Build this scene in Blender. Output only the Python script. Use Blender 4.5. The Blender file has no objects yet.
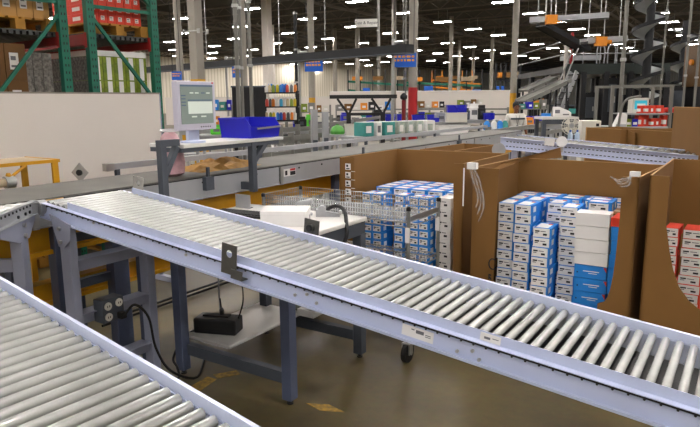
import bpy, bmesh, math, random
from mathutils import Matrix, Vector, Euler
random.seed(7)
C = bpy.context.scene.collection
PI = math.pi
sc = bpy.context.scene
# ------------------------------------------------------------------ helpers
AZ = 2.144922
U = Vector((math.sin(AZ), math.cos(AZ), 0)); V = Vector((-math.cos(AZ), math.sin(AZ), 0))
ROT = math.atan2(U.y, U.x)
def R(u, v, z=0): return U*u + V*v + Vector((0, 0, z))
def lin(h):
    h = h.lstrip('#'); o = []
    for i in (0, 2, 4):
        x = int(h[i:i+2], 16)/255
        o.append(x/12.92 if x <= .04045 else ((x+.055)/1.055)**2.4)
    return (*o, 1)
MATS = {}
def mat(name, col, rough=.6, metal=0, var=.12, scale=8, bump=0, emit=None, es=0, alpha=1, col2=None, trans=0):
    if name in MATS: return MATS[name]
    m = bpy.data.materials.new(name); m.use_nodes = True
    nt = m.node_tree; b = nt.nodes['Principled BSDF']
    c = lin(col)
    b.inputs['Roughness'].default_value = rough; b.inputs['Metallic'].default_value = metal
    tc = nt.nodes.new('ShaderNodeTexCoord'); nz = nt.nodes.new('ShaderNodeTexNoise')
    nz.inputs['Scale'].default_value = scale; nz.inputs['Detail'].default_value = 4
    nt.links.new(tc.outputs['Object'], nz.inputs['Vector'])
    rp = nt.nodes.new('ShaderNodeValToRGB'); e = rp.color_ramp.elements
    e[0].position = .3; e[1].position = .7
    k2 = lin(col2) if col2 else tuple(x*(1-var) for x in c[:3])+(1,)
    e[0].color = k2; e[1].color = c if col2 else tuple(min(1, x*(1+var*.5)) for x in c[:3])+(1,)
    nt.links.new(nz.outputs['Fac'], rp.inputs['Fac']); nt.links.new(rp.outputs['Color'], b.inputs['Base Color'])
    if bump:
        bp = nt.nodes.new('ShaderNodeBump'); bp.inputs['Strength'].default_value = bump; bp.inputs['Distance'].default_value = .01
        nt.links.new(nz.outputs['Fac'], bp.inputs['Height']); nt.links.new(bp.outputs['Normal'], b.inputs['Normal'])
    if emit:
        b.inputs['Emission Color'].default_value = lin(emit); b.inputs['Emission Strength'].default_value = es
    if alpha < 1: b.inputs['Alpha'].default_value = alpha
    if trans: b.inputs['Transmission Weight'].default_value = trans
    MATS[name] = m; return m
class MB:
    """collects shapes that become ONE mesh object"""
    def __init__(s): s.v = []; s.f = []; s.mi = []; s.m = 0
    def add(s, vs, fs):
        n = len(s.v); s.v += [tuple(v) for v in vs]
        s.f += [tuple(i+n for i in f) for f in fs]; s.mi += [s.m]*len(fs); return s
    def box(s, x0, x1, y0, y1, z0, z1, M=None):
        vs = [Vector((x, y, z)) for z in (z0, z1) for y in (y0, y1) for x in (x0, x1)]
        if M: vs = [M @ v for v in vs]
        return s.add(vs, [(0,2,3,1),(4,5,7,6),(0,1,5,4),(2,6,7,3),(0,4,6,2),(1,3,7,5)])
    def bar(s, a, b, w, h=None, up=(0,0,1)):
        a = Vector(a); b = Vector(b); h = h or w; d = (b-a).normalized(); up = Vector(up)
        if abs(d.dot(up)) > .99: up = Vector((1,0,0)) if abs(d.x) < .9 else Vector((0,1,0))
        x = d.cross(up).normalized(); y = x.cross(d)
        vs = [p + x*sx*w/2 + y*sy*h/2 for p in (a, b) for sx, sy in ((-1,-1),(1,-1),(1,1),(-1,1))]
        return s.add(vs, [(3,2,1,0),(4,5,6,7),(0,1,5,4),(1,2,6,5),(2,3,7,6),(3,0,4,7)])
    def rod(s, a, b, r, n=12, r2=None, caps=True):
        a = Vector(a); b = Vector(b); r2 = r if r2 is None else r2; d = (b-a).normalized()
        x = d.cross(Vector((0,0,1))) if abs(d.z) < .95 else d.cross(Vector((1,0,0)))
        x.normalize(); y = d.cross(x)
        vs = [p+(x*math.cos(2*PI*i/n)+y*math.sin(2*PI*i/n))*q for p, q in ((a,r),(b,r2)) for i in range(n)]
        fs = [(i,(i+1)%n,n+(i+1)%n,n+i) for i in range(n)]
        if caps: fs += [tuple(range(n))[::-1], tuple(range(n,2*n))]
        return s.add(vs, fs)
    def tube(s, pts, r, n=8):
        pts = [Vector(p) for p in pts]; N = len(pts); vs = []; fs = []; px = None
        for k, p in enumerate(pts):
            d = (pts[min(k+1,N-1)]-pts[max(k-1,0)]).normalized()
            if px is None: px = d.cross(Vector((0,0,1))) if abs(d.z) < .9 else d.cross(Vector((1,0,0)))
            px = (px - d*px.dot(d)).normalized(); py = d.cross(px)
            rr = r[k] if isinstance(r, (list, tuple)) else r
            vs += [p+(px*math.cos(2*PI*i/n)+py*math.sin(2*PI*i/n))*rr for i in range(n)]
        for k in range(N-1):
            fs += [(k*n+i, k*n+(i+1)%n, (k+1)*n+(i+1)%n, (k+1)*n+i) for i in range(n)]
        fs += [tuple(range(n))[::-1], tuple(range((N-1)*n, N*n))]
        return s.add(vs, fs)
    def prism(s, poly, ext, M=None):
        """poly: list of 3-D points, ext: vector"""
        n = len(poly); e = Vector(ext); vs = [Vector(p) for p in poly]; vs += [p+e for p in vs]
        if M: vs = [M @ v for v in vs]
        return s.add(vs, [tuple(range(n))[::-1], tuple(range(n,2*n))]+[(i,(i+1)%n,n+(i+1)%n,n+i) for i in range(n)])
    def lathe(s, prof, c=(0,0,0), n=16):
        c = Vector(c); k = len(prof); vs = [c+Vector((r*math.cos(2*PI*i/n), r*math.sin(2*PI*i/n), z)) for r, z in prof for i in range(n)]
        fs = [(j*n+i, j*n+(i+1)%n, (j+1)*n+(i+1)%n, (j+1)*n+i) for j in range(k-1) for i in range(n)]
        fs += [tuple(range(n))[::-1], tuple(range((k-1)*n, k*n))]
        return s.add(vs, fs)
    def build(s, name, m, parent=None, smooth=False, bevel=0, label=None):
        me = bpy.data.meshes.new(name); me.from_pydata(s.v, [], s.f)
        for q in (m if isinstance(m, (list, tuple)) else [m]): me.materials.append(q)
        me.polygons.foreach_set('material_index', s.mi)
        bm = bmesh.new(); bm.from_mesh(me); bmesh.ops.recalc_face_normals(bm, faces=bm.faces); bm.to_mesh(me); bm.free()
        o = bpy.data.objects.new(name, me); C.objects.link(o)
        if parent: o.parent = parent
        if smooth:
            me.polygons.foreach_set('use_smooth', [True]*len(me.polygons))
            md = o.modifiers.new('edges', 'EDGE_SPLIT'); md.split_angle = math.radians(40)
        if bevel:
            md = o.modifiers.new('bevel', 'BEVEL'); md.width = bevel; md.segments = 2; md.limit_method = 'ANGLE'
        if label: o['label'] = label
        return o
def tag(o, label, cat, group=None, kind=None):
    o['label'] = label; o['category'] = cat
    if group: o['group'] = group
    if kind: o['kind'] = kind
    return o
def thing(name, label, cat, loc=(0,0,0), rotz=ROT, group=None, rot=None):
    o = bpy.data.objects.new(name, None); C.objects.link(o); o.empty_display_size = .1
    o.location = loc; o.rotation_euler = rot if rot is not None else (0, 0, rotz)
    return tag(o, label, cat, group)
def struct(o): o['kind'] = 'structure'; return o
def dup(o, loc=None, rot=None, label=None, parent=None, group=None):
    c = o.copy(); C.objects.link(c)
    if parent: c.parent = parent
    for ch in list(o.children): dup(ch, parent=c)
    if loc is not None: c.location = loc
    if rot is not None: c.rotation_euler = rot
    if label: c['label'] = label
    if group: c['group'] = group
    return c
def at_room(o, u, v, z=0, r=0):
    o.location = R(u, v, z); o.rotation_euler = (0, 0, ROT+r); return o
ORD = ['first','second','third','fourth','fifth','sixth','seventh','eighth','ninth','tenth','eleventh','twelfth','thirteenth','fourteenth','fifteenth','sixteenth','seventeenth','eighteenth','nineteenth','twentieth']
# ------------------------------------------------------------------ materials
M_RAIL = mat('rail_paint', '#c6cfe8', .36, .1, .06, 3)
M_RAILD = mat('leg_paint', '#9da2b4', .5, .1, .1, 4)
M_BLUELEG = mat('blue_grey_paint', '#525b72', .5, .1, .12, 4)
M_BENCH = mat('bench_paint', '#4a5058', .5, .15, .1, 5)
M_ROLL = mat('roller_steel', '#b4b5b1', .22, .4, .12, 9)
M_BGR = mat('weathered_conveyor_grey', '#7d7d77', .5, .2, .12, 5)
M_STEEL = mat('bright_steel', '#b4b4b0', .35, .8, .1, 10)
M_PLATE = mat('dull_steel_plate', '#5d5c58', .5, .5, .15, 20)
M_CARD = mat('cardboard', '#7d5827', .85, 0, .07, 2.5)
M_CARDE = mat('cardboard_edge', '#b08a58', .9, 0, .1, 30)
M_BLACK = mat('black_plastic', '#151515', .5, 0, .2, 10)
M_RUBBER = mat('black_rubber', '#101010', .6, 0, .2, 10)
M_PLATEL = mat('light_steel_plate', '#b2b0aa', .4, .4, .12, 14)
M_BELT = mat('grey_belt', '#6b6963', .7, 0, .12, 4)
M_GALV = mat('grey_conveyor_panel', '#a9abad', .45, .3, .1, 3)
M_YEL = mat('yellow_paint', '#cf970e', .5, 0, .2, 4)
M_WHITE = mat('white_laminate', '#dcdad4', .4, 0, .05, 3)
M_PAPER = mat('white_card', '#e8e6e2', .7, 0, .04, 6)
M_PANEL = mat('off_white_panel', '#d8d1c8', .75, 0, .03, 1.2)
M_GREEN = mat('green_rack_paint', '#0f6b55', .5, .05, .15, 6)
M_RED = mat('red_beam_paint', '#a82320', .5, 0, .2, 6)
M_WOOD = mat('pallet_wood', '#b07f2e', .8, 0, .25, 5)
M_BLUEBOX = mat('blue_box_card', '#1f86dc', .55, 0, .1, 6)
M_REDBOX = mat('red_box_card', '#d93a1e', .55, 0, .1, 6)
M_INK = mat('black_ink', '#1c1c1e', .7, 0, .1, 30)
M_GREYINK = mat('grey_ink', '#6c6c70', .7, 0, .1, 30)
M_BIN = mat('blue_bin_plastic', '#1418b4', .35, 0, .1, 5)
M_SIGN = mat('blue_sign', '#1560c8', .5, 0, .05, 5)
M_SIGNTXT = mat('orange_sign_lettering', '#f0a020', .5, 0, .05, 5)
M_COL = mat('grey_column_paint', '#948e83', .6, 0, .1, 1.5)
M_DARK = mat('dark_steel', '#16181b', .5, .2, .2, 3)
M_BEIGE = mat('beige_plastic', '#d5d2c6', .5, 0, .05, 4)
M_CHROME = mat('chrome_wire', '#9a9c9a', .35, .8, .1, 20)
M_TAN = mat('tan_deck', '#a9977c', .8, 0, .15, 3)
M_ORANGE = mat('orange_paint', '#e08a18', .5, 0, .1, 3)
M_TEAL = mat('teal_print', '#3b8f88', .6, 0, .15, 6)
M_WRAP = mat('stretch_wrap', '#d8dadb', .2, 0, .1, 12, alpha=.22)
M_CLOTH = mat('white_shirt', '#dcdad2', .85, 0, .06, 9)
# floor
def floor_mat():
    m = bpy.data.materials.new('polished_concrete'); m.use_nodes = True; nt = m.node_tree; b = nt.nodes['Principled BSDF']
    tc = nt.nodes.new('ShaderNodeTexCoord')
    n1 = nt.nodes.new('ShaderNodeTexNoise'); n1.inputs['Scale'].default_value = 1.1; n1.inputs['Detail'].default_value = 8; n1.inputs['Roughness'].default_value = .7
    n2 = nt.nodes.new('ShaderNodeTexNoise'); n2.inputs['Scale'].default_value = 22; n2.inputs['Detail'].default_value = 5
    nt.links.new(tc.outputs['Object'], n1.inputs['Vector']); nt.links.new(tc.outputs['Object'], n2.inputs['Vector'])
    r = nt.nodes.new('ShaderNodeValToRGB'); e = r.color_ramp.elements
    e[0].position = .32; e[0].color = lin('#403723'); e[1].position = .68; e[1].color = lin('#70633f')
    nt.links.new(n1.outputs['Fac'], r.inputs['Fac'])
    mx = nt.nodes.new('ShaderNodeMix'); mx.data_type = 'RGBA'; mx.blend_type = 'MULTIPLY'; mx.inputs[0].default_value = .35
    nt.links.new(r.outputs['Color'], mx.inputs[6]); nt.links.new(n2.outputs['Color'], mx.inputs[7])
    # sawn joints every few metres
    nt.links.new(mx.outputs[2], b.inputs['Base Color'])
    rr = nt.nodes.new('ShaderNodeMapRange'); rr.inputs[3].default_value = .28; rr.inputs[4].default_value = .6
    nt.links.new(n1.outputs['Fac'], rr.inputs[0]); nt.links.new(rr.outputs[0], b.inputs['Roughness'])
    return m
# ------------------------------------------------------------------ camera
cam = bpy.data.cameras.new('camera'); co = bpy.data.objects.new('camera', cam); C.objects.link(co)
cam.sensor_width = 36; cam.lens = 622.474/700*36; cam.clip_end = 400; cam.clip_start = .05
PT, RL = .18, -.008
co.matrix_world = Matrix.Translation((0,0,1.75)) @ Matrix.Rotation(PI/2-PT, 4, 'X') @ Matrix.Rotation(RL, 4, 'Z')
sc.camera = co
sc.view_settings.view_transform = 'Standard'; sc.view_settings.look = 'None'; sc.view_settings.gamma = 1
sc.view_settings.exposure = 0.42
w = bpy.data.worlds.new('hall_air'); sc.world = w; w.use_nodes = True
w.node_tree.nodes['Background'].inputs[0].default_value = (.75,.8,.9,1); w.node_tree.nodes['Background'].inputs[1].default_value = .06
# ------------------------------------------------------------------ setting
b = MB().box(-110,60,-45,150,-.1,0); fl = struct(b.build('floor', floor_mat())); at_room(fl, 0, 0)
# ------------------------------------------------------------------ ceiling lights
M_TUBE = mat('lamp_glow', '#fdf6ff', .5, emit='#fff8f4', es=92)
lt = thing('ceiling_light', 'x', 'ceiling light')
MB().prism([(-.72,-.2,.12),(-.72,.2,.12),(-.72,.25,.0),(-.72,-.25,.0)], (1.44,0,0)).build('housing', M_WHITE, lt)
MB().box(-.7,.7,-.23,.23,-.012,-.002).build('tube_panel', M_TUBE, lt)
MB().rod((-.4,0,.1),(-.4,0,.9),.008,6).rod((.4,0,.1),(.4,0,.9),.008,6).build('hanger', M_STEEL, lt)
first = True
ROWN = {}
for k in range(-4, 9):
    for j in range(-4, 16):
        u = -6.9-7.7*k; v = .9+6.6*j + (k % 3)*.8
        lab = 'white high bay light, %s from the near end of the %s row from the right' % (ORD[j+4], ORD[k+4])
        lo = lt if first else dup(lt); first = False
        lo['label'] = lab; lo['group'] = 'high bay lights under the roof'; at_room(lo, u, v, 8.0)
# ------------------------------------------------------------------ main roller conveyor
def roller_conveyor(name, label, O, az, tilt, i0, i1, W, pitch, legs_label=None, guard_near=(None,None), near=True):
    c = Vector((math.sin(az)*math.cos(tilt), math.cos(az)*math.cos(tilt), -math.sin(tilt)))
    y = Vector((-math.cos(az), math.sin(az), 0)); z = c.cross(y)
    t = thing(name, label, 'conveyor', O, rot=Matrix((c, y, z)).transposed().to_euler())
    r = pitch*.325
    rb = MB().rod((0,-W+.004,-r),(0,-.004,-r),r,20)
    r0 = rb.build('roller', M_ROLL, t, smooth=True); r0.location.x = i0*pitch
    for i in range(i0+1, i1+1):
        q = r0.copy(); C.objects.link(q); q.parent = t; q.location.x = i*pitch
    return t, c, y, z
PITCH = .0762*.62
O1 = Vector((.248, 2.844, .982)); W1 = .5103
main, mc, my, mz = roller_conveyor('roller_conveyor', 'long grey roller conveyor sloping down across the middle of the hall', O1, AZ, .1067, -43, 45, W1, PITCH)
xa, xb = -44.2*PITCH, 46*PITCH
def channel(y, s, x0, x1, name):
    """flange outward s=-1 near, +1 far"""
    m = MB(); ya, yb = sorted((y, y+s*.003)); m.box(x0, x1, ya, yb, -.10, -.012)
    ya, yb = sorted((y, y+s*.03)); m.box(x0, x1, ya, yb, -.015, -.012); m.box(x0, x1, ya, yb, -.10, -.097)
    ya, yb = sorted((y+s*.027, y+s*.03)); m.box(x0, x1, ya, yb, -.10, -.09)
    return m.build(name, M_RAIL, main)
channel(-W1, -1, xa, xb, 'side_rail'); channel(0, 1, xa, xb, 'side_rail')
g = MB().box(-39*PITCH, xb, -W1-.002, -W1, -.012, .026).build('side_guard', M_RAIL, main)
g = MB().box(-41.3*PITCH, xb, .004, .006, -.012, .027).box(-41.3*PITCH, xb, .006, .024, .024, .027).build('side_guard', M_RAIL, main)
ax0 = MB().rod((0,-W1-.009,-.034),(0,-W1,-.034),.0042,6).build('axle_end', M_INK, main, label='dark roller axle end'); ax0.location.x = -43*PITCH
for i in range(-42, 46): q = ax0.copy(); C.objects.link(q); q.parent = main; q.location.x = i*PITCH
MB().box(xa,xb,-W1-.006,-W1-.0025,-.033,-.026).build('flange_shadow', M_INK, main, label='dark strip painted as the shadow under the top flange')  # dark strip stands in for the shade cast by the flange
MB().rod((-44.0*PITCH,-W1-.036,-.045),(-44.0*PITCH,-W1+.01,-.045),.042,20).rod((-44.0*PITCH,-W1-.043,-.045),(-44.0*PITCH,-W1,-.045),.012,10).build('end_hub', M_GALV, main, smooth=True)
MB().rod((-44.6*PITCH,-W1+.01,-.03),(-44.6*PITCH,-.01,-.03),.02,14).build('drive_belt_roller', M_YEL, main, smooth=True)
MB().box(xa+.05,xb-.05,-W1+.09,-.09,-.062,-.055).build('drive_belt', M_RUBBER, main, label='black drive belt under the rollers')
def bolt(x, z, y=-W1-.003): return MB().rod((x,y-.008,z),(x,y,z),.007,6).build('bolt', M_STEEL, main)
for x, z in ((12*PITCH,-.06),(10.8*PITCH,-.08),(12.6*PITCH,-.085),(-3.7*PITCH,-.05),(-5*PITCH,-.07),(-2.6*PITCH,-.075),(-34*PITCH,-.04),(-19*PITCH,-.05)): bolt(x, z)
# stickers on the near rail
def sticker(x0, x1, z0, z1, y, inkrows):
    m = MB(); m.box(x0, x1, y-.0012, y, z0, z1); m.m = 1
    for a, b2, c2, d in inkrows: m.box(x0+(x1-x0)*a, x0+(x1-x0)*b2, y-.0018, y-.0010, z0+(z1-z0)*c2, z0+(z1-z0)*d)
    return m.build('sticker', [M_PAPER, M_GREYINK], main, label='torn white paper sticker')
sticker(5.9*PITCH, 8.7*PITCH, -.086, -.042, -W1-.0035, [(.45,.7,.5,.8),(.75,.92,.55,.62),(.75,.92,.4,.46),(.3,.4,.7,.8)])
sticker(12.4*PITCH, 14*PITCH, -.01, .02, -W1-.002, [(.2,.5,.3,.6),(.6,.9,.5,.6)])
# photo-eye plates with a round hole, one pair each side
def plate(name, x, y, z0, z1, w_, m, foot):
    n = 16; mb = MB(); cx, cz, hr = x, z0+(z1-z0)*.68, w_*.2; th = .004
    outer = []; inner = []
    for i in range(n):
        a = 2*PI*i/n; dx, dz = math.cos(a), math.sin(a); s = 1/max(abs(dx), abs(dz))
        ox = dx*s*w_/2; oz = dz*s
        oz = oz*(z1-cz) if oz > 0 else oz*(cz-z0)
        outer.append((cx+ox, cz+oz)); inner.append((cx+dx*hr, cz+dz*hr))
    vs = [Vector((p[0], y+t, p[1])) for t in (0, th) for p in outer+inner]; fs = []
    for i in range(n):
        j = (i+1) % n
        fs += [(i,j,n+j,n+i), (2*n+i,3*n+i,3*n+j,2*n+j), (i,2*n+i,2*n+j,j), (n+i,n+j,3*n+j,3*n+i)]
    mb.add(vs, fs)
    if foot: mb.box(x+w_*.2, x+w_*.95, y-.004, y+.0, z0-.012, z0+.03); mb.box(x+w_*.55, x+w_*.95, y, y+.036, z0-.012, z0-.008)
    return mb.build(name, m, main, label='drilled steel sensor plate')
plate('sensor_plate', -12.5*PITCH, -W1-.04, -.06, .08, .09, M_PLATE, True)
plate('sensor_plate', -40.3*PITCH, .012, -.02, .105, .095, M_PLATEL, False)
MB().box(-12.3*PITCH-.045,-12.3*PITCH+.05,.05,.055,-.01,.095).box(-12.3*PITCH-.04,-12.3*PITCH+.04,.03,.055,-.04,-.01).rod((-12.3*PITCH,.035,.05),(-12.3*PITCH,.05,.05),.02,16).build('sensor_plate', M_PLATE, main, label='square steel sensor plate with a round black lens')
MB().rod((-12.3*PITCH,.03,.05),(-12.3*PITCH,.036,.05),.018,16).build('lens', M_BLACK, main)
# support legs of the main conveyor
def stand(x, u_, side_gusset=True):
    pass
def gusset(pts, y, s, par, m=M_RAILD):
    return MB().prism([(a, y, b2) for a, b2 in pts], (0, s*.006, 0)).build('gusset_plate', m, par)
# ------------------------------------------------------------------ legs of the main conveyor (vertical, so in room axes)
# empties: legs hang on the conveyor; place them as children through its inverse matrix
bpy.context.view_layer.update()
def under(o, par):
    m = o.matrix_world.copy(); o.parent = par; o.matrix_parent_inverse = par.matrix_world.inverted(); return o
M_ROOM = Matrix.Rotation(ROT, 4, 'Z')
def room_part(mb, name, m, par, bevel=0, label=None, smooth=False):
    mb.v = [tuple(M_ROOM @ Vector(v)) for v in mb.v]
    o = mb.build(name, m, None, bevel=bevel, label=label, smooth=smooth); return under(o, par)
ul = -3.19
room_part(MB().box(ul-.045, ul+.045, 1.985, 2.035, 0, 1.07), 'leg', M_RAILD, main, .004)
room_part(MB().box(ul-.05, ul+.05, 2.495, 2.555, 0, .86), 'leg', M_RAILD, main, .004)
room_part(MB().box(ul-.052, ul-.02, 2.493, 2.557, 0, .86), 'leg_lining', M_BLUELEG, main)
room_part(MB().prism([(ul-.10,1.972,1.135),(ul+.085,1.972,1.09),(ul+.075,1.972,1.0),(ul+.02,1.972,.955),(ul-.035,1.972,.955)], (0,.008,0)), 'gusset_plate', M_RAILD, main)
for x, z in ((ul-.01,1.06),(ul-.005,.985)): room_part(MB().rod((x,1.96,z),(x,1.975,z),.011,8), 'bolt', M_STEEL, main)
for z0, z1 in ((.80,.865),(.485,.545),(.16,.22)):
    room_part(MB().box(ul-.02, ul+.02, 2.03, 2.5, z0, z1).box(ul-.05,ul+.05,2.03,2.5,z1,z1+.006), 'crossbar', M_RAILD, main)
for vv in (2.01, 2.53): room_part(MB().box(.62, .70, vv-.03, vv+.03, 0, .68), 'leg', M_RAILD, main, .004)
room_part(MB().box(.64, .68, 2.03, 2.5, .3, .36), 'crossbar', M_RAILD, main)
# outlet box on the lower crossbar, with its cable
ob = thing('outlet_box', 'grey metal outlet box with round sockets on the leg frame crossbar', 'socket', R(ul+.06, 2.19, .545))
MB().box(-.045,.045,-.07,.075,-.07,.07).build('box', M_BENCH, ob, bevel=.006)
for y, z in ((-.035,.03),(.04,.035),(-.035,-.035)):
    s = MB().rod((.045,y,z),(.052,y,z),.024,16).build('socket', M_BEIGE, ob, label='round beige socket')
    MB().box(.052,.0535,y-.009,y-.005,z-.006,z+.006).box(.052,.0535,y+.005,y+.009,z-.006,z+.006).build('slot', M_INK, s)
MB().box(.045,.09,.02,.06,-.06,-.02).build('plug', M_RUBBER, ob, bevel=.006)
p0 = R(ul+.15, 2.23, .505)
def arc(pts, n=6):
    """smooth curve through points"""
    pts = [Vector(p) for p in pts]; out = []; P = [pts[0]]+pts+[pts[-1]]
    for k in range(1, len(P)-2):
        a, b2, c2, d = P[k-1:k+3]
        for i in range(n):
            t = i/n; out.append(.5*((2*b2)+(c2-a)*t+(2*a-5*b2+4*c2-d)*t*t+(3*b2-a-3*c2+d)*t**3))
    return out+[pts[-1]]
cb = MB().tube(arc([p0, R(ul+.2,2.27,.57), R(ul+.24,2.33,.48), R(ul+.25,2.36,.28), R(ul+.3,2.42,.12), R(ul+.33,2.6,.012), R(ul+.1,2.9,.012)]), .008, 6).build('power_cable', M_RUBBER, smooth=True)
tag(cb, 'black power cable looping down from the outlet box on the conveyor leg', 'cable')
# ------------------------------------------------------------------ front-left roller conveyor
O2 = Vector((-1.246, 2.139, 1.106)); AZ2, TI2 = 2.21361, .1232
front, fc, fy, fz = roller_conveyor('roller_conveyor', 'roller conveyor in the near left corner of the picture', O2, AZ2, TI2, -9, 30, .6, PITCH)
x0, x1 = -10*PITCH, 31*PITCH
for y, s in ((0,1),(-.6,-1)):
    m = MB(); ya, yb = sorted((y, y+s*.003)); m.box(x0, x1, ya, yb, -.1, -.012)
    ya, yb = sorted((y, y+s*.03)); m.box(x0, x1, ya, yb, -.015, -.012); m.box(x0, x1, ya, yb, -.1, -.097)
    m.build('side_rail', M_RAIL, front)
    ya, yb = sorted((y+s*.004, y+s*.006)); yc, yd = sorted((y+s*.006, y+s*.017))
    MB().box(x0, x1, ya, yb, -.012, .024).box(x0, x1, yc, yd, .021, .024).build('side_guard', M_RAIL, front)
bpy.context.view_layer.update()
for x in (-4*PITCH, 26*PITCH):
    for y in (-.02, -.58):
        p = front.matrix_world @ Vector((x, y, -.1))
        o = MB().box(p.x-.03, p.x+.03, p.y-.03, p.y+.03, 0, p.z+.03).build('leg', M_RAILD); under(o, front)
# ------------------------------------------------------------------ level infeed conveyor at the left
A3 = math.radians(-7)
d3 = Vector((math.sin(A3), math.cos(A3), 0)); n3 = Vector((-d3.y, d3.x, 0))   # n3 to the left
P3 = Vector((-1.80, 3.47, 1.205))
inf = thing('infeed_conveyor', 'short level roller conveyor at the left edge feeding the long sloping one', 'conveyor', P3, rot=Matrix((d3, n3, Vector((0,0,1)))).transposed().to_euler())
r0 = MB().rod((0,.01,-.018),(0,.6,-.018),.016,14).build('roller', M_STEEL, inf, smooth=True); r0.location.x = -.03
for i in range(1, 20):
    q = r0.copy(); C.objects.link(q); q.parent = inf; q.location.x = -.03-.048*i
m = MB().box(-1.0,.0,-.004,.004,-.075,.003).box(-1.0,0,-.03,0,.0,.004).box(-1.0,0,-.03,0,-.075,-.071); m.build('side_rail', M_GALV, inf)
MB().box(-1.0,0,.6,.608,-.075,.003).build('side_rail', M_GALV, inf)
a0 = MB().rod((0,-.008,-.022),(0,-.003,-.022),.007,6).build('axle_end', M_INK, inf, label='dark roller axle end'); a0.location.x = -.03
for i in range(1, 20): q = a0.copy(); C.objects.link(q); q.parent = inf; q.location.x = -.03-.048*i
for x in (-.11,-.21,-.05): MB().rod((x,-.012,-.055),(x,-.002,-.055),.009,8).build('bolt', M_BLACK, inf)
MB().prism([(-.46,-.012,-.072),(-.0,-.012,-.072),(-.0,-.012,-.11),(-.1,-.012,-.19),(-.24,-.012,-.19),(-.46,-.012,-.12)], (0,.008,0)).build('gusset_plate', M_RAILD, inf)
for x, z in ((-.17,-.105),(-.165,-.165)): MB().rod((x,-.026,z),(x,-.01,z),.013,8).build('bolt', M_STEEL, inf)
MB().box(-.215,-.12,-.012,.05,-1.205,-.16).build('leg', M_RAILD, inf, bevel=.005)
MB().box(-.215,-.12,.55,.6,-1.205,-.07).build('leg', M_RAILD, inf, bevel=.005)
MB().box(-.19,-.15,.04,.56,-.36,-.29).build('crossbar', M_RAILD, inf)
# ------------------------------------------------------------------ belt conveyor running away behind
BR = -.0
bc = thing('belt_conveyor', 'long belt conveyor with grey side panels running away behind the workbench', 'conveyor', R(-3.42, 2.05, 0), ROT+BR)
L = 8.8; bw = .60
MB().box(-bw, 0, -.35, L, 1.195, 1.205).build('belt', M_BELT, bc)
MB().box(-.0, .012, .1, L, 1.19, 1.198).box(-.03,.0,-.3,L,1.10,1.19).build('belt_bed', M_BLACK, bc)
for k in range(4):
    a = -.1+k*2.22; q = MB().box(.0,.02,a,a+2.19,1.045,1.19).box(.0,.035,a,a+2.19,1.04,1.046).build('side_panel', M_GALV, bc)
    for y in (.25,.6,1.3,1.9): MB().rod((.02,a+y,1.16),(.026,a+y,1.16),.008,8).build('bolt', M_BLACK, q)
    MB().box(.02,.03,a-.02,a+.02,1.035,1.19).build('joint_strip', M_STEEL, q)
MB().box(-bw-.02,-bw,-.3,L,1.085,1.2).build('side_panel', M_GALV, bc)
gr = MB().box(-bw-.07,-bw-.03,.9,L,1.245,1.29)
gr.build('guard_rail', M_PLATE if False else M_GALV, bc)
MB().box(-bw-.075,-bw-.025,.86,.93,1.24,1.295).build('rail_end_cap', M_STEEL, bc)
for y in (.95,2.6,4.6,6.6,8.4): MB().box(-bw-.06,-bw-.03,y,y+.03,1.1,1.25).build('rail_bracket', M_BENCH, bc)
for y in (1.2,3.4,5.9): MB().box(.02,.06,y,y+.08,1.1,1.2).box(.03,.05,y+.03,y+.05,1.19,1.27).build('sensor_bracket', M_BENCH, bc)
hz = MB().box(.0205,.022,2.15,2.32,1.10,1.165); hz.m = 1; hz.box(.0205,.0228,2.24,2.315,1.145,1.163); hz.m = 2; hz.box(.0205,.0228,2.17,2.20,1.11,1.15); hz.box(.0205,.0228,2.24,2.315,1.105,1.14)
hz.build('warning_label', [M_PAPER, mat('label_red', '#c8281e'), M_INK], bc, label='white and red hazard label')
m = MB().tube([(-.02,-.34,1.15+.045*math.sin(a)) for a in (0,)]+[(-bw+.02,-.34,1.15)], .04, 14); m.build('end_roller', M_RUBBER, bc)
for y, w_ in ((.03,.085),(.42,.12),(3.0,.08),(6.0,.08),(8.5,.08)):
    for x in (-.06, -bw+.02): MB().box(x-.04, x+.04, y, y+w_, 0, 1.09).build('leg', M_BLUELEG, bc, bevel=.004)
for z in (.60,.90): MB().box(-.09,-.05,.1,.45,z,z+.055).build('crossbar', M_BENCH, bc)
for z0, z1, x in ((.86,1.03,-.1),(.50,.64,-.25)):
    m = MB().box(x,x+.03,-1.5,L,z0,z1).box(x-.05,x+.05,-1.5,L,z1-.012,z1).box(x-.05,x+.06,-1.5,L,z0,z0+.025)
    m.build('yellow_beam', M_YEL, bc, label='long yellow safety beam under the belt')
for z in (.02,.055): MB().rod((-.75,.8,z),(-.75,L,z),.011,8).build('floor_conduit', M_DARK, bc)
m = MB().prism([(-.05,0,-.05),(.05,0,-.05),(.05,0,.05),(-.05,0,.05)], (0,.006,0)); m.m = 1; m.rod((0,-.015,0),(0,0,0),.022,14)
dp = m.build('sensor_plate', [M_PLATEL, M_BLACK], bc, label='tilted square sensor plate with a round black lens'); dp.location = (-bw-.06,.66,1.25); dp.rotation_euler = (0,math.radians(45),math.radians(20))
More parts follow.
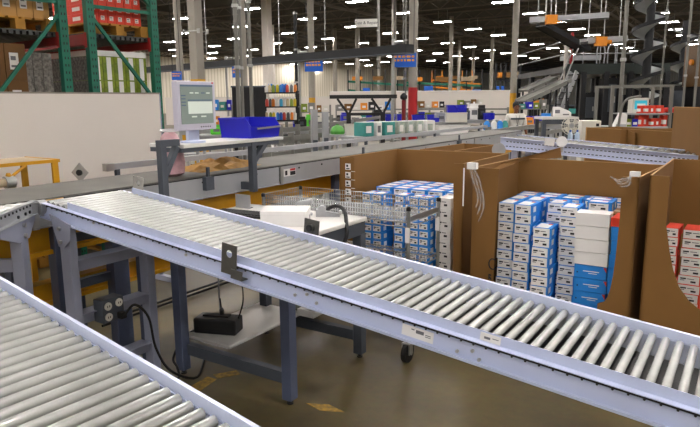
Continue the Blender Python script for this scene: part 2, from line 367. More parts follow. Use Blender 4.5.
# ------------------------------------------------------------------ yellow step platform behind the belt
sp = thing('step_platform', 'yellow framed step platform with a tan deck in front of the white panel', 'platform', R(-4.18, 2.62, 0))
MB().box(-.42,0,-1.3,0,1.335,1.35).build('deck', M_TAN, sp)
MB().box(-.42,.012,-.012,0,1.33,1.353).box(0,.012,-1.3,0,1.33,1.353).box(-.42,.0,-1.3,-1.288,1.33,1.353).build('deck_rim', M_YEL, sp)
for x, y in ((-.01,-.03),(-.41,-.03),(-.01,-.58),(-.41,-.58),(-.01,-1.28),(-.41,-1.28)): MB().box(x-.01,x+.01,y-.022,y+.022,0,1.335).build('leg', M_YEL, sp)
MB().tube(arc([(0.005,-.25,1.325),(-.0,-.34,1.27),(0,-.36,1.24)]),.01,6).build('hanger_arm', M_YEL, sp)
for y in (-.57,-.5): pass
dr = thing('drive_motor', 'tan tube motor with a round silver end under the yellow platform', 'motor', R(-4.09, 2.18, 1.235))
MB().rod((-.05,-.75,0),(-.02,.0,0),.03,18).build('tube', M_TAN, dr, smooth=True)
MB().rod((-.02,0,0),(-.018,.06,0),.04,18).rod((-.018,.06,0),(-.017,.07,0),.03,18).build('end_cap', M_STEEL, dr, smooth=True)
MB().lathe([(.012,0.03),(.018,.045),(.012,.06)],(-.02,.03,0),12).build('lifting_eye', M_YEL, dr)
MB().box(-.06,.0,-.6,-.56,-1.235,-.02).box(-.06,.0,-.1,-.06,-1.235,-.02).build('mount', M_GALV, dr)
# ------------------------------------------------------------------ white panel
wp = thing('partition_panel', 'tall plain off-white partition panel standing in front of the green racks', 'partition', R(-4.85, 4.13, 0))
MB().box(-.05,0,-5.0,0,.78,1.828).build('panel', M_PANEL, wp)
MB().box(-.055,.005,-5.0,.003,1.822,1.836).build('top_trim', mat('panel_trim','#8f877c'), wp)
MB().box(-.052,.003,0,.012,.77,1.836).build('end_trim', M_RAILD, wp)
MB().box(-.052,.003,-5,0,.77,.785).build('bottom_trim', M_RAILD, wp)
for y in (-4.9,-2.5,-.1): MB().box(-.3,.2,y-.03,y+.03,0,.05).box(-.055,-.005,y-.025,y+.025,.05,.78).build('foot', M_RAILD, wp)
# ------------------------------------------------------------------ workbench
wb = thing('workbench', 'grey steel packing bench with white top and lower shelf beside the long roller conveyor', 'workbench', R(-2.16, 2.6, 0))
bl, bd, zt = -1.0, .90, .985
MB().box(bl-.02,.035,0,bd,zt-.03,zt).build('worktop', M_WHITE, wb, bevel=.008)
m = MB()
for (xa_, xb_, ya_, yb_) in ((bl,.02,.02,.06),(bl,.02,bd-.06,bd-.02)): m.box(xa_, xb_, ya_, yb_, zt-.11, zt-.03)
m.build('apron', M_BENCH, wb)
MB().box(-.02,.028,.02,bd-.02,zt-.115,zt-.03).build('side_apron', M_BENCH, wb); MB().box(bl,bl+.045,.02,bd-.02,zt-.115,zt-.03).build('side_apron', M_BENCH, wb)
for x, y in ((.01,.06),(-.84,.02),(.0,bd-.05),(-.84,bd-.05)):
    lg = MB().box(x-.033,x+.033,y-.033,y+.033,.03,zt-.11).build('leg', M_BLUELEG if y < .2 else M_BENCH, wb, bevel=.003)
    MB().rod((x,y,.004),(x,y,.03),.012,8).rod((x,y,0),(x,y,.008),.02,12).build('foot', M_BLACK, lg)
MB().box(-.84,.01,.03,.08,.13,.2).build('lower_rail', M_BENCH, wb); MB().box(-.84,-.03,bd-.09,bd-.04,.13,.2).build('lower_rail', M_BENCH, wb)
MB().box(-.93,-.5,.10,bd-.02,.205,.228).build('lower_shelf', M_WHITE, wb, bevel=.012)
plate_l = None
sb2 = thing('sensor_plate', 'small grey sensor plate standing behind the black keyboard', 'sensor', R(-3.07, 3.32, .985))
MB().box(-.07,.07,-.003,.003,0,.10).build('plate', M_GALV, sb2); MB().box(-.05,.05,0,.05,0,.004).build('bracket', M_BENCH, sb2)
# on the bench
bx = thing('white_box', 'plain white cardboard carton lying on the packing bench', 'box', (-.405, 3.875, .985), -.04)
MB().box(-.145,.145,-.11,.11,0,.095).build('carton', M_PAPER, bx, bevel=.003)
MB().box(-.146,.146,-.111,.111,.07,.0965).build('lid', M_PAPER, bx, bevel=.003)
m = MB().box(.1462,.147,.02,.06,.02,.05); m.build('stamp', M_GREYINK, bx)
kb = thing('keyboard', 'black computer keyboard on the packing bench left of the white carton', 'keyboard', R(-2.88, 3.10, .985), ROT+.1)
MB().box(-.22,.22,-.075,.075,0,.018).build('case', M_BLACK, kb, bevel=.004)
m = MB()
for r_ in range(5):
    for k in range(15): m.box(-.205+k*.0275,-.183+k*.0275,-.062+r_*.026,-.041+r_*.026,.018,.025)
m.build('key', M_INK, kb)
bpy.data.objects[kb.children[-1].name]['kind'] = 'stuff'
sg = thing('barcode_scanner', 'grey and black handheld barcode scanner in its stand on the packing bench', 'scanner', R(-2.52, 3.33, .985))
MB().lathe([(.055,0),(.055,.012),(.02,.02),(.014,.03),(.014,.06)],(0,0,0),16).build('stand', M_GALV, sg, smooth=True)
MB().bar((-.06,0,.07),(.05,.02,.095),.045,.035).build('head', M_GALV, sg, bevel=.01)
MB().bar((.0,0,.06),(.05,-.02,.0),.03,.03).build('handle', M_BLACK, sg, bevel=.008)
tg = thing('tape_dispenser', 'black and grey tape dispenser with a roll beside the scanner', 'tape dispenser', R(-2.36, 3.36, .985), ROT+.5)
MB().prism([(-.07,-.02,0),(.09,-.02,0),(.09,-.02,.02),(.03,-.02,.03),(-.07,-.02,.05)],(0,.04,0)).build('body', M_GALV, tg)
MB().rod((-.03,-.025,.05),(-.03,.025,.05),.024,16).build('tape_roll', M_GALV, tg)
MB().box(.085,.1,-.022,.022,.015,.04).build('cutter', M_STEEL, tg)
tc2 = MB().tube(arc([R(-2.43,3.4,1.0),R(-2.33,3.42,1.05),R(-2.22,3.36,1.04),R(-2.13,3.25,.98),R(-2.1,3.2,.9),R(-2.12,3.12,.8),R(-2.2,3.1,.74)]), .013, 8).build('data_cable', M_RUBBER, smooth=True)
tag(tc2, 'thick black cable curling over the right edge of the packing bench', 'cable')
pp = MB().box(-.12,.12,-.08,.08,0,.004).build('paper_sheet', M_PAPER); tag(pp, 'white paper sheet lying at the back of the packing bench', 'paper'); pp.location = R(-2.75,3.42,.9855); pp.rotation_euler = (0,0,ROT+.3)
# under the bench
ps = thing('power_supply', 'black power supply box on the lower shelf of the bench', 'electrical box', R(-2.91, 2.86, .228), ROT+.35)
MB().box(-.15,.15,-.07,.07,0,.105).build('case', M_BLACK, ps, bevel=.012)
MB().box(-.1,.08,-.02,.03,.105,.115).build('top_plate', M_INK, ps)
MB().rod((.02,.02,.105),(.012,.02,.225),.007,8,.005).lathe([(.016,.105),(.016,.145),(.008,.16)],(.02,.02,0),10).build('antenna', M_BLACK, ps)
for pts, lab in (([R(-2.9,2.87,.325),R(-2.93,2.9,.42),R(-2.95,2.92,.6),R(-2.97,2.95,.86)], 'thin grey lead rising from the black power supply towards the bench top'),
                 ([R(-2.78,2.9,.3),R(-2.76,2.95,.45),R(-2.8,2.97,.65),R(-2.82,2.97,.86)], 'thin black lead rising from the right end of the power supply')):
    o = MB().tube(arc(pts), .005, 6).build('lead', M_GREYINK if 'grey' in lab else M_RUBBER); tag(o, lab, 'cable')
o = MB().tube(arc([R(-3.0,2.80,.26),R(-3.09,2.72,.2),R(-3.07,2.6,.1),R(-2.98,2.55,.07),R(-2.92,2.50,.03),R(-3.0,2.42,.01),R(-3.2,2.3,.01)]), .008, 6).build('floor_cable', M_RUBBER, smooth=True); tag(o, 'black cable hanging from the bench shelf past the left leg to the floor', 'cable')
cp = thing('paper_cup', 'grey green cup standing at the back of the lower bench shelf', 'cup', R(-2.72, 3.5, .228))
MB().lathe([(.035,0),(.042,.1),(.039,.1),(.033,.006)],(0,0,0),20).build('cup_body', mat('grey_green_plastic','#6f7668'), cp, smooth=True)
MB().lathe([(.0425,.096),(.045,.1),(.0425,.104),(.039,.1)],(0,0,0),20).build('rim', mat('grey_green_plastic','#6f7668'), cp, smooth=True)
wc = thing('white_carton', 'low white open carton on the far end of the lower bench shelf', 'box', R(-2.58, 3.46, .228))
MB().box(-.07,.07,-.07,.07,0,.004).box(-.07,-.066,-.07,.07,0,.05).box(.066,.07,-.07,.07,0,.05).box(-.07,.07,-.07,-.066,0,.05).box(-.07,.07,.066,.07,0,.05).build('carton', M_PAPER, wc)
MB().box(.07,.12,-.07,.07,.046,.05).build('flap', M_PAPER, wc)
# ------------------------------------------------------------------ monitor stand
ms = thing('monitor_bench', 'dark grey cantilever stand with a white shelf carrying the monitor and the blue bin', 'stand', R(-3.27, 2.79, 0))
for y in (0, .89): MB().box(-.04,.008,y-.025,y+.025,1.045,1.44 if y else 1.5).build('post', M_BENCH, ms, bevel=.003)
for y in (0,.89): MB().box(-.132,.0,y-.02,y+.02,1.06,1.12).build('mounting_bracket', M_BENCH, ms)
MB().box(-.04,.008,-.025,.14,1.455,1.50).build('post_arm', M_BENCH, ms)
MB().bar((-.02,.02,1.27),(-.02,.13,1.45),.035,.045,(1,0,0)).build('brace', M_BENCH, ms); MB().bar((-.02,.9,1.28),(-.02,1.06,1.43),.035,.045,(1,0,0)).build('brace', M_BENCH, ms)
MB().box(-.34,.01,.17,1.25,1.435,1.46).build('shelf', M_WHITE, ms, bevel=.004)
MB().box(-.32,0.0,.16,1.2,1.405,1.435).build('shelf_frame', M_BENCH, ms)
mn = thing('computer_monitor', 'silver flat computer monitor showing a form on the white shelf', 'monitor', R(-3.33, 3.17, 1.46), ROT+.02)
MB().lathe([(.09,0),(.09,.012),(.02,.018)],(-.06,0,0),20).build('base', M_RAIL, mn, smooth=True)
MB().box(-.075,-.045,-.05,.05,.012,.2).build('neck', M_RAIL, mn)
bz = mat('monitor_bezel', '#c4c1cf', .45, .1, .03, 4)
MB().box(-.05,.0,-.185,.185,.09,.43).build('housing', bz, mn, bevel=.008)
M_SCR = mat('screen_glow', '#7d8a84', .3, var=.05, emit='#93a096', es=.1)
sm = MB().box(0,.003,-.155,.155,.135,.405); sc_o = sm.build('screen', M_SCR, mn)
def ui(y0, y1, z0, z1, m, nm): MB().box(.003,.0045,y0,y1,z0,z1).build(nm, m, sc_o)
M_UI1 = mat('ui_white', '#c9d2c8', .4, var=.02, emit='#dfe8dc', es=.18); M_UI2 = mat('ui_bar', '#54667c', .4, var=.02, emit='#4c6078', es=.15)
ui(-.09,.145,.205,.29,M_UI1,'ui_panel'); ui(-.155,.155,.392,.405,M_UI2,'ui_bar'); ui(-.09,.145,.295,.303,M_UI2,'ui_bar')
for k in range(4): ui(-.15,-.11,.26-.0+k*.022,.268+k*.022,M_UI2,'ui_bar')
for y in (-.07,-.02,.04,.09): ui(y,y+.035,.345,.353,M_UI1 if y != .04 else M_UI2,'ui_field')
for y in (-.06,.03): ui(y,y+.05,.18,.19,M_UI1,'ui_field')
for k in range(5): MB().rod((0,.03+k*.022,.112),(.004,.03+k*.022,.112),.005,8).build('button', M_GREYINK, mn)
MB().box(0,.002,.15,.165,.415,.425).build('badge', mat('label_red','#c8281e'), mn)
def make_bin(name, label, L_, W_, H_, par_loc, rot, m=M_BIN):
    t = thing(name, label, 'bin', par_loc, rot)
    a, b_ = L_/2, W_/2; th = .008
    # walls taper outward, front low
    mb = MB(); mb.box(-b_+.01,b_-.01,-a+.01,a-.01,0,th)
    for s in (-1,1): mb.prism([(s*b_*.93,-a+.01,0),(s*b_*.93,a-.01,0),(s*b_,a,H_),(s*b_,-a+.05,H_),(s*b_,-a,H_*.6)] , (-s*th,0,0))
    mb.prism([(-b_*.93,a-.01,0),(b_*.93,a-.01,0),(b_,a,H_),(-b_,a,H_)],(0,-th,0)); mb.prism([(-b_*.93,-a+.01,0),(b_*.93,-a+.01,0),(b_,-a,H_*.6),(-b_,-a,H_*.6)],(0,th,0))
    mb.build('bin_body', m, t)
    r = MB()
    for s in (-1,1): r.bar((s*b_,-a+.05,H_),(s*b_,a,H_),.02,.016)
    r.bar((-b_,a,H_),(b_,a,H_),.02,.016); r.build('rim', m, t)
    MB().box(-b_*.6,b_*.6,-a-.004,-a+.004,H_*.25,H_*.5).build('label_slot', M_STEEL if L_ > .4 else m, t)
    return t
bb = make_bin('blue_bin', 'large royal blue plastic bin on the monitor shelf', .34, .36, .15, R(-3.47, 3.87, 1.46), ROT+PI/2)
for ch in bb.children:
    if ch.name.startswith('label_slot'): bpy.data.objects.remove(ch)
MB().bar((-.12,-.185,.075),(.17,-.185,.085),.008,.014).build('label_rail', M_STEEL, bb)
pb = thing('plastic_bag', 'pink and clear plastic bag of waste hanging behind the monitor stand', 'bag', R(-3.62, 3.16, 1.207))
m = MB().lathe([(.06,0),(.09,.02),(.10,.1),(.09,.22),(.06,.3),(.03,.33)],(0,0,0),14); random.seed(3)
m.v = [(x*(1+random.uniform(-.12,.12)), y*(1+random.uniform(-.12,.12)), z) for x, y, z in m.v]
m.build('bag_body', mat('pink_film','#e6b8bd',.25,0,.35,9), pb, smooth=True)
MB().tube([(.06*math.cos(a), .06*math.sin(a), .335) for a in [i*PI/6 for i in range(13)]], .012, 6).build('bag_mouth', mat('clear_film','#d8d4d4',.15,0,.2,12), pb)
# ------------------------------------------------------------------ gaylord cartons
def gaylord(label, u0, u1, v0, v1, zt, rot=0, front_l=.14, front_r=.14, curve_l=0, curve_r=0, loc=None):
    t = thing('bulk_carton', label, 'carton', loc or R((u0+u1)/2, (v0+v1)/2, 0), ROT+rot)
    a, b_ = (u1-u0)/2, (v1-v0)/2; th = .012
    pl = MB()
    for y in (-b_+.05, 0, b_-.05): pl.box(-a+.02,a-.02,y-.045,y+.045,0,.10)
    for k in range(7): x = -a+.06+k*(2*a-.12)/6; pl.box(x-.045,x+.045,-b_+.01,b_-.01,.10,.125)
    pl.build('pallet', M_WOOD, t)
    MB().box(-a+th,a-th,-b_+th,b_-th,.125,.145).build('base', M_CARD, t)
    MB().box(-a,a,b_-th,b_,.125,zt).build('back_wall', M_CARD, t)
    MB().box(-a,-a+th,-b_,b_,.125,zt).build('left_wall', M_CARD, t); MB().box(a-th,a,-b_,b_,.125,zt).build('right_wall', M_CARD, t)
    def flap(x0, s, w_, cv, nm):
        pts = [(x0,-b_,.125),(x0,-b_,zt)]
        if cv:
            pts += [(x0+s*w_,-b_,zt)]
            for dx, z in ((0,.98),(.03,.82),(.06,.7),(.10,.6),(.16,.52),(.24,.46),(.36,.42),(.6,.40)):
                pts.append((x0+s*(w_+dx*cv), -b_, z))
            pts.append((x0+s*(w_+.6*cv), -b_, .125))
        else: pts += [(x0+s*w_,-b_,zt),(x0+s*(w_-.02),-b_,.125)]
        MB().prism(pts, (0,th,0)).build(nm, M_CARD, t)
    if front_l: flap(-a, 1, front_l, curve_l, 'front_flap')
    if front_r: flap(a, -1, front_r, curve_r, 'front_flap')
    # raw paper edge along the top of the walls
    e = MB().box(-a,a,b_-th,b_,zt,zt+.003).box(-a,-a+th,-b_,b_-th,zt,zt+.003).box(a-th,a,-b_,b_-th,zt,zt+.003)
    e.build('cut_edge', M_CARDE, t, label='pale raw edge of the carton walls')
    return t
g1 = gaylord('open brown bulk carton full of small blue boxes, behind the chrome wire cart', -3.08, -1.90, 4.6, 5.66, 1.25, 0, .15, .09)
g2 = gaylord('open brown bulk carton of blue and white boxes in the middle of the three', -1.68, -.55, 4.26, 5.14, 1.26, -.06, .20, .10, 0, .17)
g3 = gaylord('open brown bulk carton with red boxes at the right edge', -.515, .5, 4.2, 5.42, 1.28, 0, .11, 0, 1)
# printed labels down the front-left flap of carton one
for k in range(5):
    z = 1.2-.075*k; m = MB().box(-.53,-.475,-.5315,-.530,z-.055,z); m.m = 1
    m.box(-.52,-.50,-.5322,-.5308,z-.03,z-.01); m.box(-.52,-.485,-.5322,-.5308,z-.05,z-.04)
    m.build('shipping_label', [M_PAPER, M_INK], g1, label='white shipping label')
for k in range(4): MB().box(-.47,-.43,-.5315,-.5302,1.13-.075*k,1.134-.075*k).build('tape', M_PAPER, g1)
# tape and wrap at the carton joint
tw = thing('stretch_wrap', 'torn clear stretch wrap and tape hanging at the corner between the blue box cartons', 'wrap', R(-1.67, 4.245, 0))
MB().box(-.05,.02,-.03,.012,1.255,1.30).build('tape_patch', M_PAPER, tw)
m = MB(); random.seed(5)
def ribbon(m, pts, w_):
    pts = arc(pts, 5)
    for a, b_ in zip(pts, pts[1:]): m.bar(a, b_, random.uniform(.4,1.2)*w_, .0015, (0,1,0))
for k in range(3):
    x = -.03+k*.012; ribbon(m, [(x,-.02,1.27),(x+.03+.012*k,-.024,1.17),(x+.07+.01*k,-.024,1.06-.03*k),(x+.055,-.025,.98-.05*k)], .014)
m.build('loose_wrap', M_WRAP, tw)
MB().bar((-.075,-.02,1.26),(-.078,-.015,.98),.008,.008).build('white_tie', M_PAPER, tw)
tw2 = thing('stretch_wrap', 'crumpled clear wrap over the corner between the blue and the red box cartons', 'wrap', R(-.60, 4.19, 0))
m = MB(); random.seed(9)
for k in range(4): ribbon(m, [(-.14+.02*k,-.012,1.262-.02*k),(-.09+.02*k,-.016,1.245-.01*k),(-.02,-.014,1.27)], .012)
m.build('loose_wrap', M_WRAP, tw2)
MB().box(-.03,.03,-.01,.02,1.27,1.30).build('tape_patch', M_PAPER, tw2)
# printed mark on the carton
m = MB().tube([(-.385+.03*math.cos(a), -.4455, .56+.04*math.sin(a)) for a in [PI*.3+i*PI*1.6/10 for i in range(11)]], .005, 5)
m.box(-.415,-.407,-.446,-.44,.44,.48); m.bar((-.407,-.443,.478),(-.395,-.443,.47),.006,.008); m.bar((-.407,-.443,.46),(-.393,-.443,.44),.006,.008); m.build('printed_mark', M_INK, g2)
# ------------------------------------------------------------------ boxes in the cartons
def make_box(w_, d, h, kind):
    """front at y=0, width centred on x"""
    t = thing('small_box', 'x', 'box')
    bm_ = {'blue': M_BLUEBOX, 'bluewhite': M_BLUEBOX, 'white': M_PAPER, 'red': M_REDBOX}[kind.split('_')[0]]
    MB().box(-w_/2,w_/2,0,d,0,h*.97).build('carton', bm_, t)
    if 'plain' not in kind:
        lab = MB(); wd = kind.startswith(('white','red','bluewhite')); lw = w_*(.5 if wd else .44)
        lab.box(-lw*(1 if wd else 1),lw*(.84 if wd else .8),-.0015,.001,h*(.03 if wd else .12),h*(.93 if wd else .82)); lab.m = 1
        lab.box(-lw*.82,-lw*.3,-.0022,0,h*.55,h*.7); lab.box(-lw*.82,-lw*.45,-.0022,0,h*.4,h*.47); lab.box(lw*.1,lw*.55,-.0022,0,h*.22,h*.42)
        lab.m = 2; lab.box(-lw*.2,lw*.4,-.0022,0,h*.58,h*.66)
        lab.build('label', [M_PAPER, M_INK, M_GREYINK], t, label='white printed label with black marks')
        if kind.startswith('blue'):
            top = MB().box(-w_*.42,w_*.3,d*.05,d*.8,h*.97,h*.975); top.m = 1; top.box(w_*.05,w_*.3,d*.62,d*.8,h*.975,h*.98)
            top.build('top_print', [M_PAPER, M_REDBOX], t, label='white panel with a red mark on the lid')
            sd = MB().box(w_/2,w_/2+.001,d*.15,d*.4,h*.2,h*.75).build('side_label', M_PAPER, t)
    if kind == 'blue_plain':
        pr = MB(); pr.box(-w_*.22,w_*.28,-.0015,0,h*.5,h*.56); pr.box(-w_*.05,w_*.22,-.0015,0,h*.36,h*.4); pr.m = 1; pr.prism([(w_*.4,-.0015,h*.92),(w_*.5,-.0015,h*.92),(w_*.5,-.0015,h*.55)],(0,.002,0)); pr.m = 2; pr.box(-w_*.42,-w_*.38,-.0015,0,h*.35,h*.45)
        pr.build('print', [M_UI1 if False else M_PAPER, M_REDBOX, M_INK], t)
    return t
NBOX = [0]
def stack(proto, u, v, z0, h, n, desc, group, top=None, jit=.006):
    """n boxes one on another; desc names the pile"""
    for k in range(n):
        o = proto if not proto.get('used') else dup(proto)
        proto['used'] = 1
        pos = ('blue lidded box' if n == 1 and 'place' in desc else 'topmost box') if k == n-1 else ('bottom box' if k == 0 else '%s box from the top' % ORD[n-1-k])
        o['label'] = ('%s at %s' if 'place' in desc else '%s of %s') % (pos, desc); o['group'] = group
        NBOX[0] += 1
        random.seed(NBOX[0])
        o.location = R(u+random.uniform(-jit,jit), v+random.uniform(-jit,jit), z0+k*h); o.rotation_euler = (0,0,ROT+random.uniform(-.04,.04)*jit/.006)
    return z0+n*h
ZB = .146
hB = .071
pA = make_box(.122, .22, hB, 'bluewhite')
def pile(proto, u, v, n, h, desc, group, z0=ZB): return stack(proto, u, v, z0, h, n, desc, group)
gA = 'small boxes in the middle bulk carton'
pile(pA, -1.485, 4.43, 12, hB, 'the leftmost white pile in the middle carton', gA)
pile(pA, -1.355, 4.40, 12, hB, 'the second white pile in the middle carton', gA)
pile(pA, -1.195, 4.34, 10, hB, 'the lower third pile in the middle carton', gA)
pile(pA, -1.175, 4.60, 12, hB, 'the pile behind the low one, middle carton', gA)
pile(pA, -1.045, 4.47, 12, hB, 'the white pile beside the plain white boxes', gA)
pBl = make_box(.21, .14, .094, 'blue_plain'); pWh = make_box(.218, .15, .09, 'white_plain')
z = pile(pBl, -0.865, 4.38, 5, .095, 'the blue pile under the plain white boxes', gA)
stack(pWh, -0.865, 4.37, z, .091, 4, 'the four plain white boxes in the middle carton', gA)
pSl = make_box(.075, .22, .095, 'blue_plain2')
for ch in list(pSl.children):
    if not ch.name.startswith('carton'): bpy.data.objects.remove(ch)
z = pile(pSl, -0.71, 4.38, 8, .095, 'the narrow blue pile in the middle carton', gA)
pRd = make_box(.085, .22, .06, 'red_plain'); stack(pRd, -0.71, 4.37, z, .06, 1, 'the narrow blue pile, itself orange red', gA)
# cartons lying inside as a base for the rear boxes
def riser(label, u0, u1, v0, v1, z1):
    t = thing('inner_carton', label, 'carton', R(u0, v0, ZB)); MB().box(0,u1-u0,0,v1-v0,0,z1-ZB-.004).build('carton', M_CARD, t); MB().box(0,u1-u0,(v1-v0)/2-.03,(v1-v0)/2+.03,z1-ZB-.004,z1-ZB-.002).build('tape', M_TAN, t)
zr = ZB+11*hB
riser('closed brown inner carton under the rear boxes of the middle bulk carton', -1.57, -.68, 4.87, 5.1, zr)
pT = make_box(.165, .105, hB, 'blue')
for k in range(5): stack(pT, -1.480+k*.175, 4.88, zr, hB, 1, '%s place, back row, middle carton' % ORD[k], gA)
for k in range(5): stack(pT, -1.480+k*.175, 4.99, zr, hB, 1, '%s place, rearmost row, middle carton' % ORD[k], gA)
for k, u in enumerate((-1.485,-1.355,-1.07,-.94)): 
    if k < 2: pile(pA, u, 4.66, 12, hB, 'the hidden pile behind the %s middle carton pile' % ORD[k], gA)
riser('closed brown inner carton behind the plain white boxes', -.97, -.68, 4.61, 4.86, zr+.03)
for k in range(2): stack(pT, -0.880+k*.0, 4.62+k*.115, zr+.03, hB, 1, 'the blue lids %s the plain white boxes' % ('just behind' if k == 0 else 'further behind'), gA)
# carton one: blue boxes
gB = 'small blue boxes in the left bulk carton'; hC = .0705
p1 = make_box(.098, .2, hC, 'blue')
for k, (u, v, n, d) in enumerate(((-2.9,4.78,11,'the leftmost blue pile in the left carton'),(-2.798,4.78,11,'the second blue pile in the left carton'),(-2.585,4.80,11,'the third blue pile in the left carton'),(-2.42,4.76,11,'the fourth blue pile in the left carton'),(-2.318,4.76,11,'the fifth blue pile in the left carton'))):
    pile(p1, u, v, n, hC, d, gB)
p1w = make_box(.13, .2, .088, 'white'); pile(p1w, -2.135, 4.75, 9, .088, 'the white pile in the left carton', gB)
zr = ZB+11*hC-.0
riser('closed brown inner carton under the rear blue boxes of the left bulk carton', -2.97, -2.0, 5.0, 5.6, zr-hC+.03)
p1t = make_box(.17, .13, hC, 'blue')
for j in range(4):
    for k in range(5): stack(p1t, -2.87+k*.18, 5.02+j*.145, zr-hC+.03, hC, 1, '%s place, rear row %s, left carton' % (ORD[k], ('one','two','three','four')[j]), gB)
# carton three: red boxes
gC = 'red boxes in the right bulk carton'; hR = .0625
p3 = make_box(.085, .2, hR, 'red'); p3b = make_box(.135, .2, hR, 'red')
pile(p3, -.40, 4.58, 12, hR, 'the narrow left red pile in the right carton', gC)
pile(p3b, -.27, 4.58, 12, hR, 'the wide red pile at the picture edge', gC)
# ------------------------------------------------------------------ chrome wire cart
wt = thing('wire_cart', 'chrome wire shelf cart on black casters behind the packing bench', 'cart', R(-1.82, 3.545, 0))
Lc, Dc = 1.25, .46
for x, y in ((-.02,.0),(-.02,Dc),(-Lc,0),(-Lc,Dc)):
    p = MB().rod((x,y,.13),(x,y,1.06),.0125,12); 
    for k in range(36): p.rod((x,y,.15+k*.025),(x,y,.153+k*.025),.0138,12)
    po = p.build('post', M_CHROME, wt, smooth=True)
    MB().lathe([(.016,1.04),(.016,1.062),(.008,1.068)],(x,y,0),12).build('post_cap', M_BLACK, po)
    if x > -1: MB().box(x-.016,x+.016,y-.017,y-.012,.83,.93).build('sleeve', M_PAPER, po)
    cs = MB().rod((x-.016,y,.068),(x+.016,y,.068),.068,24).build('caster_wheel', M_RUBBER, wt, smooth=True, label='black rubber caster wheel')
    MB().box(x-.03,x-.02,y-.025,y+.025,.06,.135).box(x+.02,x+.03,y-.025,y+.025,.06,.135).box(x-.03,x+.03,y-.025,y+.025,.13,.138).rod((x-.034,y,.0645),(x+.034,y,.0645),.01,8).build('caster_fork', M_STEEL, cs)
for z in (.96, .66, .30):
    m = MB()
    for x in (0-.02, -Lc): m.rod((x,0,z),(x,Dc,z),.004,6).rod((x,0,z-.03),(x,Dc,z-.03),.004,6)
    for y in (0, Dc): m.rod((-Lc,y,z),(-.02,y,z),.004,6).rod((-Lc,y,z-.03),(-.02,y,z-.03),.004,6)
    for k in range(50): x = -Lc+.02+k*.0245; m.rod((x,0,z+.003),(x,Dc,z+.003),.0022,5,caps=False)
    for k in range(3): y = Dc*(k+1)/4; m.rod((-Lc,y,z),(-.02,y,z),.003,5)
    for y in (0, Dc):
        pts = [(-Lc+i*.0245, y, z-(.03 if i % 2 else 0)) for i in range(51)]; m.tube(pts, .0022, 4)
    m.build('wire_shelf', M_CHROME, wt)
def ledge(y, x0, x1, z0, z1, along='x'):
    m = MB(); n = 60 if along == 'x' else 22
    def P_(t, z): return (x0+(x1-x0)*t, y, z) if along == 'x' else (y, x0+(x1-x0)*t, z)
    for z in (z0, z0+(z1-z0)*.33, z0+(z1-z0)*.66, z1): m.rod(P_(0,z),P_(1,z),.0025,5)
    for k in range(n+1): m.rod(P_(k/n,z0),P_(k/n,z1),.0022,5,caps=False)
    m.build('wire_ledge', M_CHROME, wt)
ledge(0, -Lc, -.02, .965, 1.06); ledge(Dc, -Lc, -.02, .965, 1.06); ledge(-Lc, 0, Dc, .965, 1.06, 'y')
MB().bar((-.02,0,.985),(-.02,Dc,.985),.006,.03).build('end_truss', M_CHROME, wt)
bg = MB(); random.seed(11)
for k in range(14):
    x = -Lc+.08+k*.083; h = random.uniform(.05,.09)
    bg.add([(x-.04,.03,.967),(x+.04,.03,.967),(x+.04,.2,.967),(x-.04,.2,.967),(x-.03,.05,.967+h),(x+.03,.04,.967+h*.9),(x+.03,.18,.967+h),(x-.03,.17,.967+h*.8)],[(0,3,2,1),(4,5,6,7),(0,1,5,4),(1,2,6,5),(2,3,7,6),(3,0,4,7)])
o = bg.build('clear_packing_bags', M_WRAP); tag(o, 'row of crumpled clear plastic packing bags on the top shelf of the wire cart', 'plastic bags', kind='stuff'); at_room(o, -1.82, 3.545, 0)
# ------------------------------------------------------------------ floor tape
M_TAPE = mat('worn_yellow_tape', '#a8842a', .7, 0, .5, 30, col2='#6b5a34')
def tape(lab, pts):
    o = MB().prism([(*p[:2], 0.0) for p in pts], (0,0,.0015)).build('floor_tape', M_TAPE); tag(o, lab, 'floor marking'); return o
tape('worn yellow tape corner on the concrete beside the front left conveyor', [(-1.02,3.60),(-.93,3.77),(-.86,3.73),(-.95,3.52)])
tape('thin worn yellow tape stripe leading to the bench leg', [(-.90,3.80),(-.76,3.86),(-.72,3.80),(-.86,3.74)])
tape('short worn yellow tape scrap under the long sloping conveyor', [(-.27,3.40),(-.13,3.38),(-.04,3.29),(-.18,3.31)])
# ------------------------------------------------------------------ a point the camera sees, at a given distance north of it
_M = co.matrix_world.to_3x3()
def sight(px, py, Y):
    d = _M @ Vector(((px-350)/622.474, -(py-213.5)/622.474, -1)); return Vector((0,0,1.75)) + d*(Y/d.y)
def sightz(px, py, z):
    d = _M @ Vector(((px-350)/622.474, -(py-213.5)/622.474, -1)); return Vector((0,0,1.75)) + d*((z-1.75)/d.z)
# ------------------------------------------------------------------ walls and roof
def wave_mat(name, c1, c2, scale, direction, rough=.7, bump=.3):
    m = bpy.data.materials.new(name); m.use_nodes = True; nt = m.node_tree; b = nt.nodes['Principled BSDF']; b.inputs['Roughness'].default_value = rough
    tc = nt.nodes.new('ShaderNodeTexCoord'); wv = nt.nodes.new('ShaderNodeTexWave'); wv.bands_direction = direction; wv.inputs['Scale'].default_value = scale; wv.inputs['Distortion'].default_value = .2
    nt.links.new(tc.outputs['Object'], wv.inputs['Vector'])
    r = nt.nodes.new('ShaderNodeValToRGB'); r.color_ramp.elements[0].color = lin(c1); r.color_ramp.elements[1].color = lin(c2); r.color_ramp.elements[0].position = .1; r.color_ramp.elements[1].position = .4
    nt.links.new(wv.outputs['Fac'], r.inputs['Fac']); nt.links.new(r.outputs['Color'], b.inputs['Base Color'])
    return m
M_WALL = wave_mat('cream_ribbed_wall', '#cdc4ae', '#e6dfcd', .55, 'X')
wa, wb_ = sightz(180, 53, 9), sightz(500, 70, 9)
